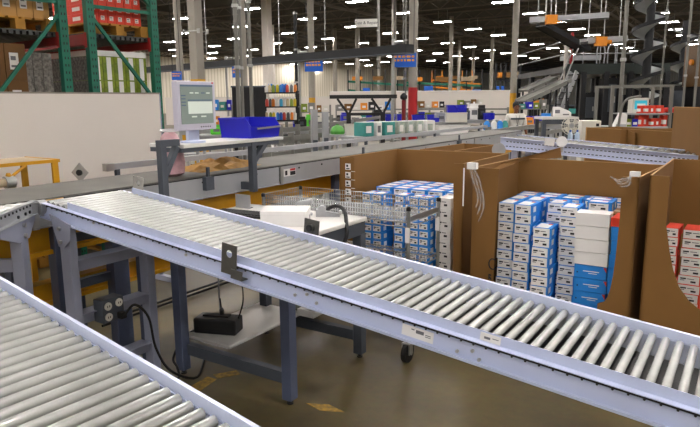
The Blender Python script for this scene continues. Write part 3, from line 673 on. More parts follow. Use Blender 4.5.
dv = (wb_-wa).normalized(); lenw = (wb_-wa).length
def wall(name, a, ang, L_, h=9):
    o = MB().box(0, L_, 0, .3, 0, h).build(name, M_WALL); o.location = (a.x, a.y, 0); o.rotation_euler = (0,0,ang); return struct(o)
ang = math.atan2(dv.y, dv.x)
wall('wall_left', wa-dv*70, ang, lenw+70+25)
pe = wb_+dv*25; wall('wall_back', pe, ang-PI/2, 160)
ce = MB().box(-130, 75, -45, 190, 9.0, 9.2).build('ceiling', wave_mat('dark_roof_deck', '#1b1815', '#37322b', .9, 'Y', .9)); struct(ce); at_room(ce, 0, 0)
M_JOIST = mat('roof_joist_paint', '#6f675c', .7, .1, .15, 2)
for n, v in enumerate([24+6.6*j for j in range(20)]):
    m = MB(); u0, u1 = -95, 30
    m.box(u0,u1,v-.05,v+.05,8.9,9.0); m.box(u0,u1,v-.035,v+.035,8.28,8.34)
    k = 0; u = u0
    while u < u1: m.bar((u,v,8.31 if k % 2 else 8.92),(u+.9,v,8.92 if k % 2 else 8.31),.035); u += .9; k += 1
    o = struct(m.build('trim_%d' % (n+1), M_JOIST)); at_room(o, 0, 0)
for n, u in enumerate([-87,-72,-56.5,-41,-25.5,-10.2]):
    m = MB(); m.box(u-.08,u+.08,20,160,8.1,8.25).box(u-.08,u+.08,20,160,8.75,8.9)
    k = 0; v = 20
    while v < 160: m.bar((u,v,8.18 if k % 2 else 8.82),(u,v+2.2,8.82 if k % 2 else 8.18),.07); v += 2.2; k += 1
    o = struct(m.build('trim_%d' % (n+21), M_JOIST)); at_room(o, 0, 0)
# ------------------------------------------------------------------ columns
def column(px, Y, w_, label, band=None, bz=(0,2.2), square=False, m=M_COL, top=8.95):
    p = sight(px, 150, Y); t = thing('building_column', label, 'column', (p.x, p.y, 0))
    def shape(r, z0, z1): return MB().box(-r,r,-r,r,z0,z1) if square else MB().rod((0,0,z0),(0,0,z1),r,20)
    shape(w_/2, .02, top).build('shaft', m, t, smooth=not square)
    MB().box(-w_*.8,w_*.8,-w_*.8,w_*.8,0,.02).build('base_plate', M_DARK, t)
    if band: shape(w_/2+.006, bz[0]+.02, bz[1]).build('painted_band', band, t, smooth=not square)
    return t
M_REDP = mat('red_band_paint', '#b01418', .5, 0, .1, 4)
cA = column(201.5, 17.5, .27, 'thick square tan column with a yellow base behind the computer monitor', M_YEL, (0,2.35), True)
for s in (-1, 1):
    z = 3.62; MB().bar((-.25,s*.16,z),(.25,s*.16,z),.03,.03).rod((-.27,s*.16,z-.07),(-.27,s*.16,z+.05),.04,8).rod((.27,s*.16,z-.07),(.27,s*.16,z+.05),.04,8).build('clamp_light', M_STEEL, cA)
column(184.5, 27, .3, 'slim pale column left of the thick tan column', M_YEL, (0,1.9))
column(412.3, 22, .31, 'tall round grey column with a bright red base', M_REDP, (0,2.17))
column(511, 33, .32, 'round grey column with a yellow base behind the man', M_YEL, (0,2.05))
for i, (px, Y, w_) in enumerate(((313,34,.34),(393.5,42,.32),(358,60,.42),(449,57,.36),(489,70,.38),(270.5,44,.5),(276,62,.3),(561.5,27,.2),(379,74,.4),(471,90,.45),(336,66,.4),(247,20,.2),(457,80,.4))):
    lab = ['pale round column left of the larger blue hanging sign','pale column under the blue sign beside the red based column','far pale column behind the black canopy frame','far pale column right of the red based column','distant pale column over the white partition','broad pale pier beside the black cabinets','pale pier just right of the broad one','white column beside the inclined conveyors','distant thin column left of the red based column','very distant column near the man','distant column in front of the ribbed wall, left of the canopy','grey column behind the twin conduits','very distant thin column right of the red based one'][i]
    column(px, Y, w_, lab, M_YEL if i in (0,) else None, (0,1.9), square=(i in (5,)), m=M_PANEL if i in (5,6,7) else M_COL, top=3.95 if i == 7 else 8.95)
M_PIPE = mat('grey_pipe','#77766f',.5,.3,.1,4)
def pole(px, Y, r, label, z0=0, z1=8.95, m=M_PIPE):
    p = sight(px, 150, Y); t = thing('conduit_pole', label, 'pole', (p.x,p.y,0))
    MB().rod((0,0,z0),(0,0,z1),r,10).build('pipe', m, t, smooth=True); MB().rod((0,0,z0),(0,0,z0+.04),r*2.2,10).build('base', M_DARK, t)
    for z in (2.4,3.6,4.9): MB().rod((0,0,z),(0,0,z+.06),r*1.5,10).build('coupling', M_STEEL, t)
pole(240.5, 13, .045, 'left steel conduit of the twin poles over the black cabinets'); pole(244.5, 13.3, .03, 'right thin conduit of the twin poles over the black cabinets'); pole(253.3, 12.5, .035, 'single steel pole right of the twin conduits')
pole(617, 11.5, .035, 'thin grey pole in front of the mezzanine at the right'); pole(378, 30, .05, 'thin hanging pole right of the white hanging sign', 3.2); pole(405, 20.6, .03, 'thin conduit beside the red based column'); pole(402.5, 21.2, .025, 'second thin conduit beside the red based column', 3.0)
pole(298, 24, .06, 'dark downpipe left of the larger blue hanging sign', 0, 5.0, M_DARK); pole(679, 20, .035, 'grey pole between the spiral chutes and the right edge', 0, 8.95); pole(690, 22, .045, 'rightmost grey pole at the picture edge', 0, 8.95); pole(656, 24, .035, 'grey pole between the two spiral chutes', 0, 8.95)
# ------------------------------------------------------------------ hanging signs
def sign(px0, px1, py0, py1, Y, label, rows=2, m=M_SIGN, name='hanging_sign'):
    a, b_ = sight(px0, py0, Y), sight(px1, py1, Y); w_ = b_.x-a.x; h = a.z-b_.z
    t = thing(name, label, 'sign', ((a.x+b_.x)/2, Y, b_.z), -.12)
    MB().box(-w_/2,w_/2,-.02,.02,0,h).build('board', m, t)
    tx = MB(); random.seed(int(px0))
    for r_ in range(rows):
        x = -w_*.42
        while x < w_*.36:
            l = random.uniform(.07,.17)*w_; z = h*(.74-.26*r_); tx.box(x,min(x+l,w_*.42),-.026,-.02,z-h*.07,z+h*.07); x += l+w_*.05
    if rows: tx.build('lettering', M_SIGNTXT, t)
    for s in (-.4,.4): MB().rod((s*w_,0,h),(s*w_,0,8.9-b_.z),.01,5).build('wire', M_DARK, t)
    return t
sign(304.5,323,58,71.5,24,'blue hanging sign with two orange lines beside the pale round column')
sign(392,416,53,67,20,'largest blue hanging sign, left of the red based column')
sign(171.5,182,71.5,80,22,'blue hanging sign partly hidden behind the computer monitor')
sign(232,243,66.5,77.5,22,'small blue hanging sign behind the twin conduits')
for i, (a, b_, c, d) in enumerate(((363,370,88,93),(424,433,86,91),(495,504,86,90.5),(472,481,89.5,92))):
    sign(a,b_,c,d,58,['tiny far blue sign over the canopy frame','tiny far blue sign right of the red based column','tiny far blue sign left of the yellow based column','lowest tiny far blue sign over the white partition'][i],0)
ws = sign(355,377.5,19,27,30,'white hanging sign reading Test & Repair',0,M_WHITE)
cu = bpy.data.curves.new('sign_text', 'FONT'); cu.body = 'Test & Repair'; cu.size = .19; cu.align_x = 'CENTER'; cu.extrude = .002
to = bpy.data.objects.new('lettering', cu); C.objects.link(to); bpy.context.view_layer.update()
me = bpy.data.meshes.new_from_object(to.evaluated_get(bpy.context.evaluated_depsgraph_get())); bpy.data.objects.remove(to)
to = bpy.data.objects.new('lettering', me); C.objects.link(to); me.materials.append(M_INK); to.parent = ws; to.location = (0,-.024,.13); to.rotation_euler = (PI/2,0,0)
# ------------------------------------------------------------------ pallet racks at the left
M_ROTR = ROT-math.radians(5)
def rack(label, u, v, dep):
    t = thing('pallet_rack', label, 'rack', R(u, v, 0), M_ROTR)
    for y in (0, dep):
        m = MB().box(-.04,.04,y-.045,y+.045,.01,5); up = m.build('upright', M_GREEN, t)
        h = MB()
        for k in range(60): h.box(.04,.0412,y-.022,y-.01,.1+k*.075,.125+k*.075); h.box(.04,.0412,y+.01,y+.022,.1+k*.075,.125+k*.075)
        h.build('slot_row', M_INK, up); MB().box(-.07,.07,y-.07,y+.07,0,.012).build('foot_plate', M_GREEN, up)
    MB().bar((0,0,2.78),(0,dep,2.78),.035,.035).build('brace', M_GREEN, t); MB().bar((0,.03,.35),(0,dep,.35),.035,.035).build('brace', M_GREEN, t)
    for a, b_ in (((0,dep if u > -6.4 and dep < 1.2 and label[0]=='l' else 0,2.5),None),): pass
    return t
def rack_full(label, u, v, dep, flip, Lb, zb):
    t = rack(label, u, v, dep)
    y0, y1 = (dep, 0) if flip else (0, dep)
    MB().bar((.01,y0,2.7),(.01,y1,1.72),.035,.03,(1,0,0)).build('diagonal_brace', M_GREEN, t); MB().bar((.01,y1,2.82),(.01,y0,3.8),.035,.03,(1,0,0)).build('diagonal_brace', M_GREEN, t)
    for y in (0, dep):
        bm_ = MB().box(-Lb,-.04,y-.03,y+.03,zb-.12,zb).build('load_beam', M_RED, t); MB().box(-.05,.0,y-.05,y+.05,zb-.15,zb+.01).build('beam_connector', M_RED, bm_)
    d = MB().box(-Lb,-.06,-.03,dep+.03,zb,zb+.012)
    for k in range(12): d.box(-Lb,-.06,.05+k*(dep-.1)/11-.02,.05+k*(dep-.1)/11+.02,zb-.035,zb)
    d.build('wire_deck', mat('deck_steel','#4a4c4a',.5,.4,.15,20), t)
    return t
# right bay upright pair seen at x=90 and x=155, left bay at x<0 and x=65
u_r = -6.2
def on_plane(px, py, u):
    d = _M @ Vector(((px-350)/622.474, -(py-213.5)/622.474, -1)); t = u/(d.x*U.x+d.y*U.y); return Vector((0,0,1.75))+d*t
pB0 = on_plane(91,45,u_r); pB1 = on_plane(155,45,u_r); pA1 = on_plane(65,45,u_r)
def vof(p): return p.x*V.x+p.y*V.y
ax_ = Vector((-math.sin(M_ROTR), math.cos(M_ROTR), 0))       # rack depth direction
depB = 1.13; 
# slide the pixel columns onto the rack line through pB0
def on_line(px, p, d):
    r = _M @ Vector(((px-350)/622.474, -(60-213.5)/622.474, -1)); 
    # solve p + s*d = t*r in plan
    det = d.x*(-r.y)-(-r.x)*d.y; s = ((-p.x)*(-r.y)-(-r.x)*(-p.y))/det; return s
sB1 = on_line(155, pB0, ax_); sA1 = on_line(65, pB0, ax_); sA0 = on_line(2-18, pB0, ax_)
def rack_at(label, s0, s1, flip, zb):
    p = pB0+ax_*s0; t = rack_full(label, 0, 0, s1-s0, flip, 2.7, zb); t.location = (p.x, p.y, 0); return t
zbeam = 2.49
rB = rack_at('right green pallet rack frame with red boxes on its red beams', 0, sB1, False, zbeam)
rA = rack_at('left green pallet rack frame with brown cartons on its upper level', sA0, sA1, True, zbeam-.02)
def rp(s, x, z=0): p = pB0+ax_*s; p.z = 0; q = Vector((math.cos(M_ROTR), math.sin(M_ROTR), 0)); return p+q*x+Vector((0,0,z))
def pallet(loc, w_, d, label, rot=M_ROTR, grp=None):
    t = thing('wooden_pallet', label, 'pallet', loc, rot, grp)
    for y in (.06, d/2, d-.06): 
        for x in (-w_+.06, -w_/2, -.06): MB().box(x-.06,x+.06,y-.05,y+.05,.02,.10).build('block', M_WOOD, t)
    for k in range(6): MB().box(-w_,0,k*(d-.1)/5,k*(d-.1)/5+.1,.10,.12).build('deck_board', M_WOOD, t)
    for y in (.06,d/2,d-.06): MB().box(-w_,0,y-.05,y+.05,0,.02).build('base_board', M_WOOD, t)
    return t
def cartons(loc0, nx, ny, nz, w_, d, h, m, what, grp, label_m=None, skip=None, rot=M_ROTR, lbl=True, gap=.006, tall=False):
    """a block of cartons: x runs back from the aisle (negative), y along the face"""
    q = Vector((math.cos(rot), math.sin(rot), 0)); a = Vector((-math.sin(rot), math.cos(rot), 0)); proto = None
    for k in range(nz):
        for j in range(ny):
            for i in range(nx):
                if skip and skip(i,j,k): continue
                if proto is None:
                    proto = o = thing('shipping_carton', 'x', 'carton'); MB().box(-d+gap,0,0,w_-gap,0,h-.002).build('carton', m, o)
                    if tall:
                        MB().box(0,.002,w_*.3,w_*.7,h*.02,h*.96).build('label', M_PAPER, o, label='tall white printed label'); MB().box(-d*.98,-d*.02,-.002,0,0,h*.98).build('side_panel', mat('speckled_card','#97928a',.7,0,.5,30,col2='#4d4a44'), o, label='grey speckled side')
                    elif lbl:
                        l = MB().box(0,.002,w_*.2,w_*.62,h*.3,h*.75); l.m = 1; l.box(.002,.003,w_*.26,w_*.5,h*.55,h*.66); l.box(.002,.003,w_*.26,w_*.56,h*.36,h*.42); l.build('label', [M_PAPER, M_GREYINK], o, label='white printed label')
                        MB().box(-d*.9,-d*.5,-.002,0,h*.3,h*.7).build('side_label', M_PAPER, o)
                else: o = dup(proto)
                o.location = Vector(loc0)-q*(i*d)+a*(j*w_)+Vector((0,0,k*h)); o.rotation_euler = (0,0,rot)
                row = 'bottom' if k == 0 else ('top' if k == nz-1 else ORD[nz-1-k]+' from top')
                o['label'] = ('%s, %s row, %s in it%s' % (what, row, ORD[j], '' if nx == 1 else (', front' if i == 0 else ', behind'))); o['group'] = grp
    return
# right bay, upper level: pallet with red boxes; floor level: green and white wrapped cartons
gB_ = sB1
pallet(rp(.03, -.05, zbeam+.014), 1.0, gB_-.06, 'wooden pallet carrying the red boxes on the right green rack')
cartons(rp(.06, -.08, zbeam+.136), 2, 6, 4, (gB_-.16)/6, .4, .105, M_REDBOX, 'red carton on the right rack', 'red cartons on the rack')
pallet(rp(.03, -.05, .0), 1.0, gB_-.06, 'wooden pallet on the floor under the green and white cartons')
M_LIME = mat('lime_print_card', '#8a9a1e', .5, 0, .25, 14, col2='#5d7414')
cartons(rp(.02, -.06, .122), 2, 5, 8, (gB_-.1)/5, .45, .2675, M_LIME, 'green carton on the right rack floor', 'green and white cartons on the rack floor', tall=True)
tp = MB().box(-.9,0,0,gB_-.1,0,.06).build('white_top_sheet', M_PAPER); tag(tp, 'white wrapped top layer over the green cartons', 'sheet'); tp.location = rp(.02,-.06,2.263); tp.rotation_euler = (0,0,M_ROTR)
# left bay
gA_ = sA1-sA0
pallet(rp(sA0+.03, -.05, zbeam-.006), 1.0, gA_-.06, 'wooden pallet carrying brown cartons on the left green rack')
cartons(rp(sA0+.06, -.08, zbeam+.116), 2, 4, 2, (gA_-.14)/4, .45, .28, M_WOOD if False else mat('tan_carton','#b58a4e',.85,0,.1,3), 'tan carton on the left rack', 'tan cartons on the left rack')
pallet(rp(sA0+.03, -.05, .0), 1.0, gA_-.06, 'wooden pallet on the floor under the dark cartons of the left rack')
cartons(rp(sA0+.03, -.1, .122), 1, 2, 6, .21, .5, .37, mat('dark_carton','#6b4a24',.85,0,.1,3), 'brown carton at the left rack floor', 'brown cartons at the left rack floor')
cartons(rp(sA0+.46, -.2, .122), 2, 3, 5, (gA_-.5)/3, .45, .43, mat('speckled_card','#97928a',.7,0,.5,30,col2='#4d4a44'), 'grey speckled carton on left rack floor', 'grey cartons at the left rack floor', lbl=False)
# ------------------------------------------------------------------ overhead dark conveyor beam across the hall
a, b_ = sight(140,70.5,31), sight(410,48.5,18.6)
ohb = thing('overhead_conveyor', 'long dark overhead conveyor beam crossing behind the hanging signs', 'conveyor', a, 0)
d = b_-a; MB().bar((0,0,0), d, .35, .24).build('beam', M_DARK, ohb); MB().bar((0,0,-.13), d-Vector((0,0,.13)), .42, .03).build('bottom_flange', M_BENCH, ohb)
for k in range(7): q = d*(k+.5)/7; MB().rod(q, (q.x,q.y,8.9-a.z), .018, 6).build('hanger_rod', M_STEEL, ohb)
for px, Y in ((226,26),(299,23),(393,19.3)):
    p = sight(px, 60, Y)-a; MB().tube(arc([(p.x,p.y,-a.z+.02),(p.x,p.y,.0),(p.x+.05,p.y,.18),(p.x+.3,p.y,.22)]), .05, 8).build('support_pipe', M_STEEL, ohb)
# ------------------------------------------------------------------ far white partition, racks
a, b_ = sight(330,96,44), sight(530,88.5,44)
fp = thing('low_partition', 'long low white partition wall far behind the man and the red based column', 'partition', (a.x,44,0), 0)
MB().box(0,b_.x-a.x,0,.1,0,2.3).build('panel', M_PANEL, fp)
for k in range(5): MB().box((b_.x-a.x)*k/5-.03,(b_.x-a.x)*k/5+.03,-.01,.0,0,2.3).build('joint', M_BEIGE, fp)
MB().box(0,b_.x-a.x,-.03,.13,2.3,2.36).build('cap', M_PAPER, fp)
for i, (x0, x1, ya, yb, Y, m) in enumerate(((348,410,81.5,85.5,66,M_GREEN),(404,482,82.5,86,64,M_GREEN),(496,520,79,82,50,M_DARK),(432,482,80,84.5,84,M_ORANGE))):
    a, b_ = sight(x0, ya, Y), sight(x1, yb, Y)
    fr = thing('far_rack', ['far rack with green beams left of the red based column','far rack with green beams right of the red based column','far dark rack behind the yellow based column','farthest rack with orange beams over the white partition'][i], 'rack', (a.x,a.y,0), 0)
    n = 5
    for k in range(n+1):
        x = (b_.x-a.x)*k/n; MB().box(x-.06,x+.06,0,.1,0,a.z+1.2).build('upright', M_DARK if i != 3 else M_ORANGE, fr)
    for dz in (0,-.9): MB().bar((0,.05,a.z+dz),(b_.x-a.x,.05,b_.z+dz),.1,.22).build('beam', m, fr)
    for k in range(3): MB().box((b_.x-a.x)*(k+.2)/3,(b_.x-a.x)*(k+.7)/3,-.2,.2,a.z+.1,a.z+.5).build('load', [M_ORANGE,M_CARD,M_TAN][k], fr)
# low cream office boxes at the foot of the left wall
a, b_ = sight(165,97,48), sight(345,99,48)
lo_ = thing('low_partition', 'low cream office partition in front of the ribbed left wall', 'partition', (a.x,48,0), .12)
MB().box(0,b_.x-a.x+2,0,.1,0,2.0).build('panel', M_PANEL, lo_); MB().box(0,b_.x-a.x+2,-.03,.13,2.0,2.06).build('cap', M_BEIGE, lo_)
# ------------------------------------------------------------------ right middle distance: bulk cartons, gravity conveyor
def carton_wall(label, A, B, depth, zt, z0=.0, gap=None):
    """open carton whose near wall runs from A to B"""
    d = Vector((B.x-A.x, B.y-A.y, 0)); Lw = d.length; a = math.atan2(d.y, d.x)
    t = thing('bulk_carton', label, 'carton', (A.x, A.y, 0), a); th = .012
    MB().box(0,Lw,0,th,z0+.125,zt).build('front_wall', M_CARD, t); MB().box(0,Lw,depth-th,depth,z0+.125,zt).build('back_wall', M_CARD, t)
    MB().box(0,th,th,depth-th,z0+.125,zt).build('left_wall', M_CARD, t); MB().box(Lw-th,Lw,th,depth-th,z0+.125,zt).build('right_wall', M_CARD, t)
    MB().box(th,Lw-th,th,depth-th,z0+.125,z0+.145).build('base', M_CARD, t)
    MB().box(0,Lw,0,th,zt,zt+.004).box(0,Lw,depth-th,depth,zt,zt+.004).build('cut_edge', M_CARDE, t, label='pale raw edge of the carton walls')
    pl = MB()
    for y in (.05,depth/2,depth-.05): pl.box(.02,Lw-.02,y-.045,y+.045,z0,z0+.1)
    for k in range(6): x = .08+k*(Lw-.16)/5; pl.box(x-.05,x+.05,.01,depth-.01,z0+.1,z0+.125)
    pl.build('pallet', M_WOOD, t)
    return t
zc = 1.36
t = carton_wall('wide brown bulk carton behind the sloping grey ribbed conveyor', sightz(586,127.5,zc), sightz(621,129.5,zc), .5, zc)
MB().box(.0,.02,-.002,.0,.2,zc).build('joint', M_CARDE, t)
t = carton_wall('second brown bulk carton behind the ribbed conveyor, nearer the right edge', sightz(627,129.2,zc), sightz(697,133.5,zc), .8, zc)
MB().prism([(.0,-.004,.3),(.22,-.03,.3),(.20,-.03,zc-.04),(.0,-.004,zc+.0)], (0,-.008,0)).build('loose_flap', M_CARD, t)
A = sightz(674,107,1.66); B = sightz(725,109,1.66)
carton_wall('tall stacked brown bulk carton at the far right edge', A, B, 1.2, 1.66)
B = sightz(420,149.5,1.18); A = sightz(464,143.5,1.18)
carton_wall('brown bulk carton whose corner shows above the left blue box carton', A, B, .45, 1.18)
bpy.context.view_layer.update()
fp1 = [sight(484,167.5,4.78), sight(520,158,5.1), sight(560,147.5,5.42), sight(561,158,5.42), sight(522,160.5,5.12), sight(498,170,4.8)]
o = MB().prism(fp1, (.012,.02,0)).build('loose_flap', M_CARD); under(o, g2)
# gravity conveyor over the cartons, sloping gently right
ga, gb2 = R(-2.1, 6.0, 1.375), R(-.38, 6.0, 1.262)
gvx = (gb2-ga); gl = gvx.length; gt = math.atan2(-gvx.z, math.hypot(gvx.x,gvx.y))
gc = thing('gravity_conveyor', 'pale grey ribbed gravity conveyor sloping down to the right behind the cartons', 'conveyor', ga, rot=(Matrix.Rotation(ROT,3,'Z') @ Matrix.Rotation(gt,3,'Y')).to_euler())
for y in (0,.5):
    MB().box(0,gl,y,y+.012,-.105,0).box(0,gl,y-.02,y+.012,-.0,.006).box(0,gl,y-.02,y,-.11,-.104).build('side_rail', M_RAIL, gc)
m = MB()
for k in range(48):
    for z in (-.03,-.075): m.box(.06+k*gl/49,.06+k*gl/49+.02,-.003,0,z-.006,z+.002)
m.build('slot_row', M_INK, gc, label='two rows of dark slots'); gc.children[-1]['kind'] = 'stuff'
r0 = MB().rod((0,.015,-.02),(0,.498,-.02),.022,12).build('roller', M_BGR, gc, smooth=True); r0.location.x = .05
for k in range(1,30): q = r0.copy(); C.objects.link(q); q.parent = gc; q.location.x = .05+k*(gl-.1)/29
MB().rod((.0,-.03,-.12),(.0,-.02,-.12),.07,20).build('end_gusset', M_GALV, gc)
for x in (.15, gl-.2):
    for y in (.02,.48): MB().box(x-.03,x+.03,y-.02,y+.02,-1.37+(x*.066),-.1).build('leg', M_RAILD, gc)
MB().box(.44,.53,-.03,-.02,-.03,.04).build('white_tag', M_PAPER, gc)
ref = thing('round_reflector', 'bright round white reflector clamped to the ribbed gravity conveyor', 'reflector', ga+(gb2-ga)*.345+Vector((-.02,-.05,.02)))
MB().rod((0,-.006,0),(0,.0,0),.05,24).build('disc', mat('white_disc','#f4f4f4',.3), ref); MB().box(-.01,.01,0,.02,-.1,-.02).build('clamp', M_GALV, ref)
# ------------------------------------------------------------------ bench with printer, fan, cabinet
def table(label, p, w_, d, h, rot=ROT, m=M_BENCH, top=M_WHITE, name='work_table', shelf=None, cat='table'):
    t = thing(name, label, cat, (p.x,p.y,0), rot)
    MB().box(-w_/2,w_/2,-d/2,d/2,h-.04,h).build('tabletop', top, t)
    for x in (-1,1):
        for y in (-1,1): MB().box(x*(w_/2-.04)-.03,x*(w_/2-.04)+.03,y*(d/2-.04)-.03,y*(d/2-.04)+.03,0,h-.04).build('leg', m, t)
    MB().box(-w_/2+.05,w_/2-.05,-d/2+.02,-d/2+.05,h-.12,h-.04).build('apron', m, t)
    if shelf: MB().box(-w_/2+.02,w_/2-.02,-d/2+.02,d/2-.02,shelf-.03,shelf).build('shelf', m, t)
    return t
p = sight(556,118,11); h = 1.75-19/632*11+.02
table('dark grey bench with a white printer right of the man', p, .62, .5, h, 0)
pr = thing('label_printer', 'white desktop printer on the dark grey bench right of the man', 'printer', (p.x+.1,p.y,h), -.2)
MB().prism([(-.14,-.12,0),(.14,-.12,0),(.14,-.12,.07),(.1,-.12,.1),(-.06,-.12,.17),(-.14,-.12,.17)], (0,.24,0)).build('body', M_PAPER, pr, bevel=.01)
MB().box(-.13,-.05,-.125,-.12,.06,.12).build('panel', M_GREYINK, pr); MB().box(.0,.1,-.14,-.12,.03,.05).build('tray', M_GREYINK, pr)
bk = thing('green_carton', 'small green and black carton beside the white printer', 'box', (p.x+.29,p.y+.1,h), .1)
MB().box(-.06,.06,-.05,.05,0,.11).build('carton', M_BLACK, bk); MB().box(-.061,.061,-.051,-.05,.05,.14).build('card', M_TEAL, bk)
p = sight(571,130,9.6)
fn = thing('pedestal_fan', 'round grey pedestal fan under the printer bench', 'fan', (p.x,p.y,0), -.25)
MB().lathe([(.2,0),(.2,.03),(.03,.05),(.02,.06),(.02,1.1)],(0,.1,0),20).build('stand', M_GALV, fn, smooth=True)
zf = 1.75-27/632*9.6
cg = MB()
for r_ in (.05,.08,.11,.14): cg.tube([(r_*math.cos(a),-.06+.2*r_*r_*4,zf+r_*math.sin(a)) for a in [i*PI/10 for i in range(21)]],.004,5)
for i in range(16): a = i*PI/8; cg.tube([(.03*math.cos(a),-.06,zf+.03*math.sin(a)),(.14*math.cos(a),-.04,zf+.14*math.sin(a)),(.145*math.cos(a),.06,zf+.145*math.sin(a))],.003,4)
cg.build('cage', M_BEIGE, fn); MB().rod((0,-.05,zf),(0,.1,zf),.045,16).build('motor', M_GALV, fn, smooth=True)
for i in range(4):
    a = i*PI/2+.3; MB().prism([(0,0,zf),(.12*math.cos(a),.02,zf+.12*math.sin(a)),(.12*math.cos(a+.9),-.02,zf+.12*math.sin(a+.9))],(0,.006,0)).build('blade', M_BEIGE, fn)
p = sight(589,132,9.0)
cbn = thing('beige_cabinet', 'beige plastic equipment cabinet right of the round fan', 'cabinet', (p.x,p.y,0), -.15)
MB().box(-.13,.13,-.13,.13,.03,1.44).build('housing', M_BEIGE, cbn, bevel=.012); MB().box(-.11,.11,-.135,-.13,.2,1.2).build('door', M_BEIGE, cbn); MB().box(.06,.1,-.14,-.135,1.36,1.4).build('vent', M_INK, cbn); MB().box(-.1,.1,-.1,.1,0,.03).build('plinth', M_DARK, cbn)
for i, px in enumerate((570,577)):
    p = sight(px,139,7.6); bt = thing('spray_bottle', ['clear blue bottle left of the beige cabinet front','clear blue bottle just before the beige cabinet'][i], 'bottle', (p.x,p.y,1.33), 0)
# those two bottles stand on a narrow shelf behind the gravity conveyor
p0_, p1_ = sight(564,141,7.6), sight(583,141,7.6)
bs = thing('bottle_shelf', 'narrow grey stand holding two bottles behind the ribbed conveyor', 'shelf', ((p0_.x+p1_.x)/2,7.6+.0,0), 0)
MB().box(-.15,.15,-.08,.08,1.21,1.23).build('top', M_GALV, bs); MB().box(-.03,.03,-.03,.03,0,1.21).build('post', M_GALV, bs); MB().box(-.15,.15,-.1,.1,0,.02).build('foot', M_GALV, bs)
M_BOT = mat('clear_blue_plastic', '#a8bccf', .15, 0, .1, 6)
for o in [o for o in bpy.data.objects if o.name.startswith('spray_bottle')]:
    o.location.z = 1.23; o.location.y = 7.6
    MB().lathe([(.028,0),(.03,.01),(.03,.09),(.012,.12)],(0,0,0),14).build('bottle_body', M_BOT, o, smooth=True); MB().lathe([(.013,.12),(.013,.145)],(0,0,0),10).build('cap', mat('bottle_cap_blue','#2a5aa8'), o)
# ------------------------------------------------------------------ pack station at the right
Yp = 10
a, b_ = sight(613,85,Yp), sight(673,84,Yp); w_ = b_.x-a.x; zt = a.z
st = thing('pack_station', 'grey tube framed pack station with shelves in front of the mezzanine at the right', 'workstation', (a.x,Yp,0), .02)
for x in (0,w_):
    for y in (0,.6): MB().box(x-.022,x+.022,y-.022,y+.022,0,zt).build('post', M_PIPE, st)
MB().box(0,w_,-.025,.025,zt-.04,zt).box(0,w_,.575,.625,zt-.04,zt).build('top_rail', M_PIPE, st)
MB().box(.25,w_-.03,-.05,.55,1.49,1.51).build('shelf', M_GALV, st); MB().box(.02,w_-.02,-.02,.6,1.27,1.30).build('shelf', M_GALV, st)
MB().box(0,w_,-.05,.62,1.02,1.06).build('worktop', M_GALV, st)
MB().tube(arc([(.12,-.02,1.1),(.14,-.02,1.5),(.22,-.02,1.72),(.45,-.02,1.78)]),.02,8).build('bent_tube', M_PIPE, st)
cr = thing('terminal_screen', 'small beige terminal with a teal screen on the upper shelf of the pack station', 'monitor', (a.x+.52,Yp+.2,1.51), -.05)
MB().box(-.13,.13,-.08,.12,0,.24).build('housing', M_BEIGE, cr, bevel=.01)
s_ = MB().box(-.095,.095,-.086,-.08,.06,.2).build('screen', mat('teal_screen','#2a93a8',.3,emit='#2fa4b8',es=.6), cr); MB().box(-.06,.07,-.089,-.086,.11,.15).build('text_bar', M_UI1, s_)
random.seed(2)
g_ = 'red and white parcels on the pack station'
for k in range(9):
    q = thing('red_white_parcel', 'red and white striped parcel, %s from the left on the pack station' % ORD[k], 'parcel', (a.x+.62+.035*k, Yp+.1+.05*(k%2), 1.30 if k < 5 else 1.51), .1, g_)
    hh = random.uniform(.12,.18) if k < 5 else .12; q.location.x = a.x+.5+(k%5)*.1; MB().box(-.045,.045,-.06,.06,0,hh).build('parcel', M_REDBOX, q); MB().box(-.046,.0,-.061,.061,hh*.2,hh*.6).build('band', M_PAPER, q)
for i, (x, m, lab) in enumerate(((.33,M_LIME,'lime green carton on the lower shelf of the pack station'),(.43,M_BIN,'dark blue bin on the lower shelf of the pack station'))):
    q = thing('small_carton' if i == 0 else 'small_bin', lab, 'box' if i == 0 else 'bin', (a.x+x-.02,Yp+.1,1.30), 0); MB().box(-.045,.045,-.06,.06,0,.12).build('body', m, q); MB().box(-.03,.03,-.062,-.06,.03,.07).build('label', M_PAPER, q)
sh = thing('paper_hopper', 'white sloping paper sheet holder at the left of the pack station', 'holder', (a.x+.16,Yp+.05,1.30), 0)
MB().prism([(-.08,-.05,0),(.1,-.05,0),(.1,-.05,.2),(.02,-.05,.22)],(0,.15,0)).build('body', M_PAPER, sh); MB().box(-.07,.09,-.055,-.05,.0,.04).build('lip', M_GALV, sh)
rp_ = thing('roll_holder', 'long white tube roll lying across the pack station worktop', 'roll', (a.x+.1,Yp-.02,1.13), 0)
MB().rod((0,0,0),(.85,.05,0),.035,16).build('roll', M_PAPER, rp_, smooth=True); MB().rod((-.02,0,0),(.87,.05,0),.012,8).build('core', M_GREYINK, rp_); MB().box(.0,.02,-.03,.03,-.07,.0).box(.82,.84,.0,.08,-.07,.0).build('cradle', M_GALV, rp_)
p = sight(683,110,11); rb_ = thing('red_barrier', 'red horizontal barrier pole at the right of the pack station', 'barrier', (p.x,p.y,0), 0)
MB().rod((-.33,0,p.z),(.6,0,p.z),.045,14).build('rail', mat('bright_red','#d8281a',.4), rb_, smooth=True); MB().box(.5,.56,-.03,.03,0,p.z).box(-.3,-.24,-.03,.03,0,p.z).build('post', M_DARK, rb_)
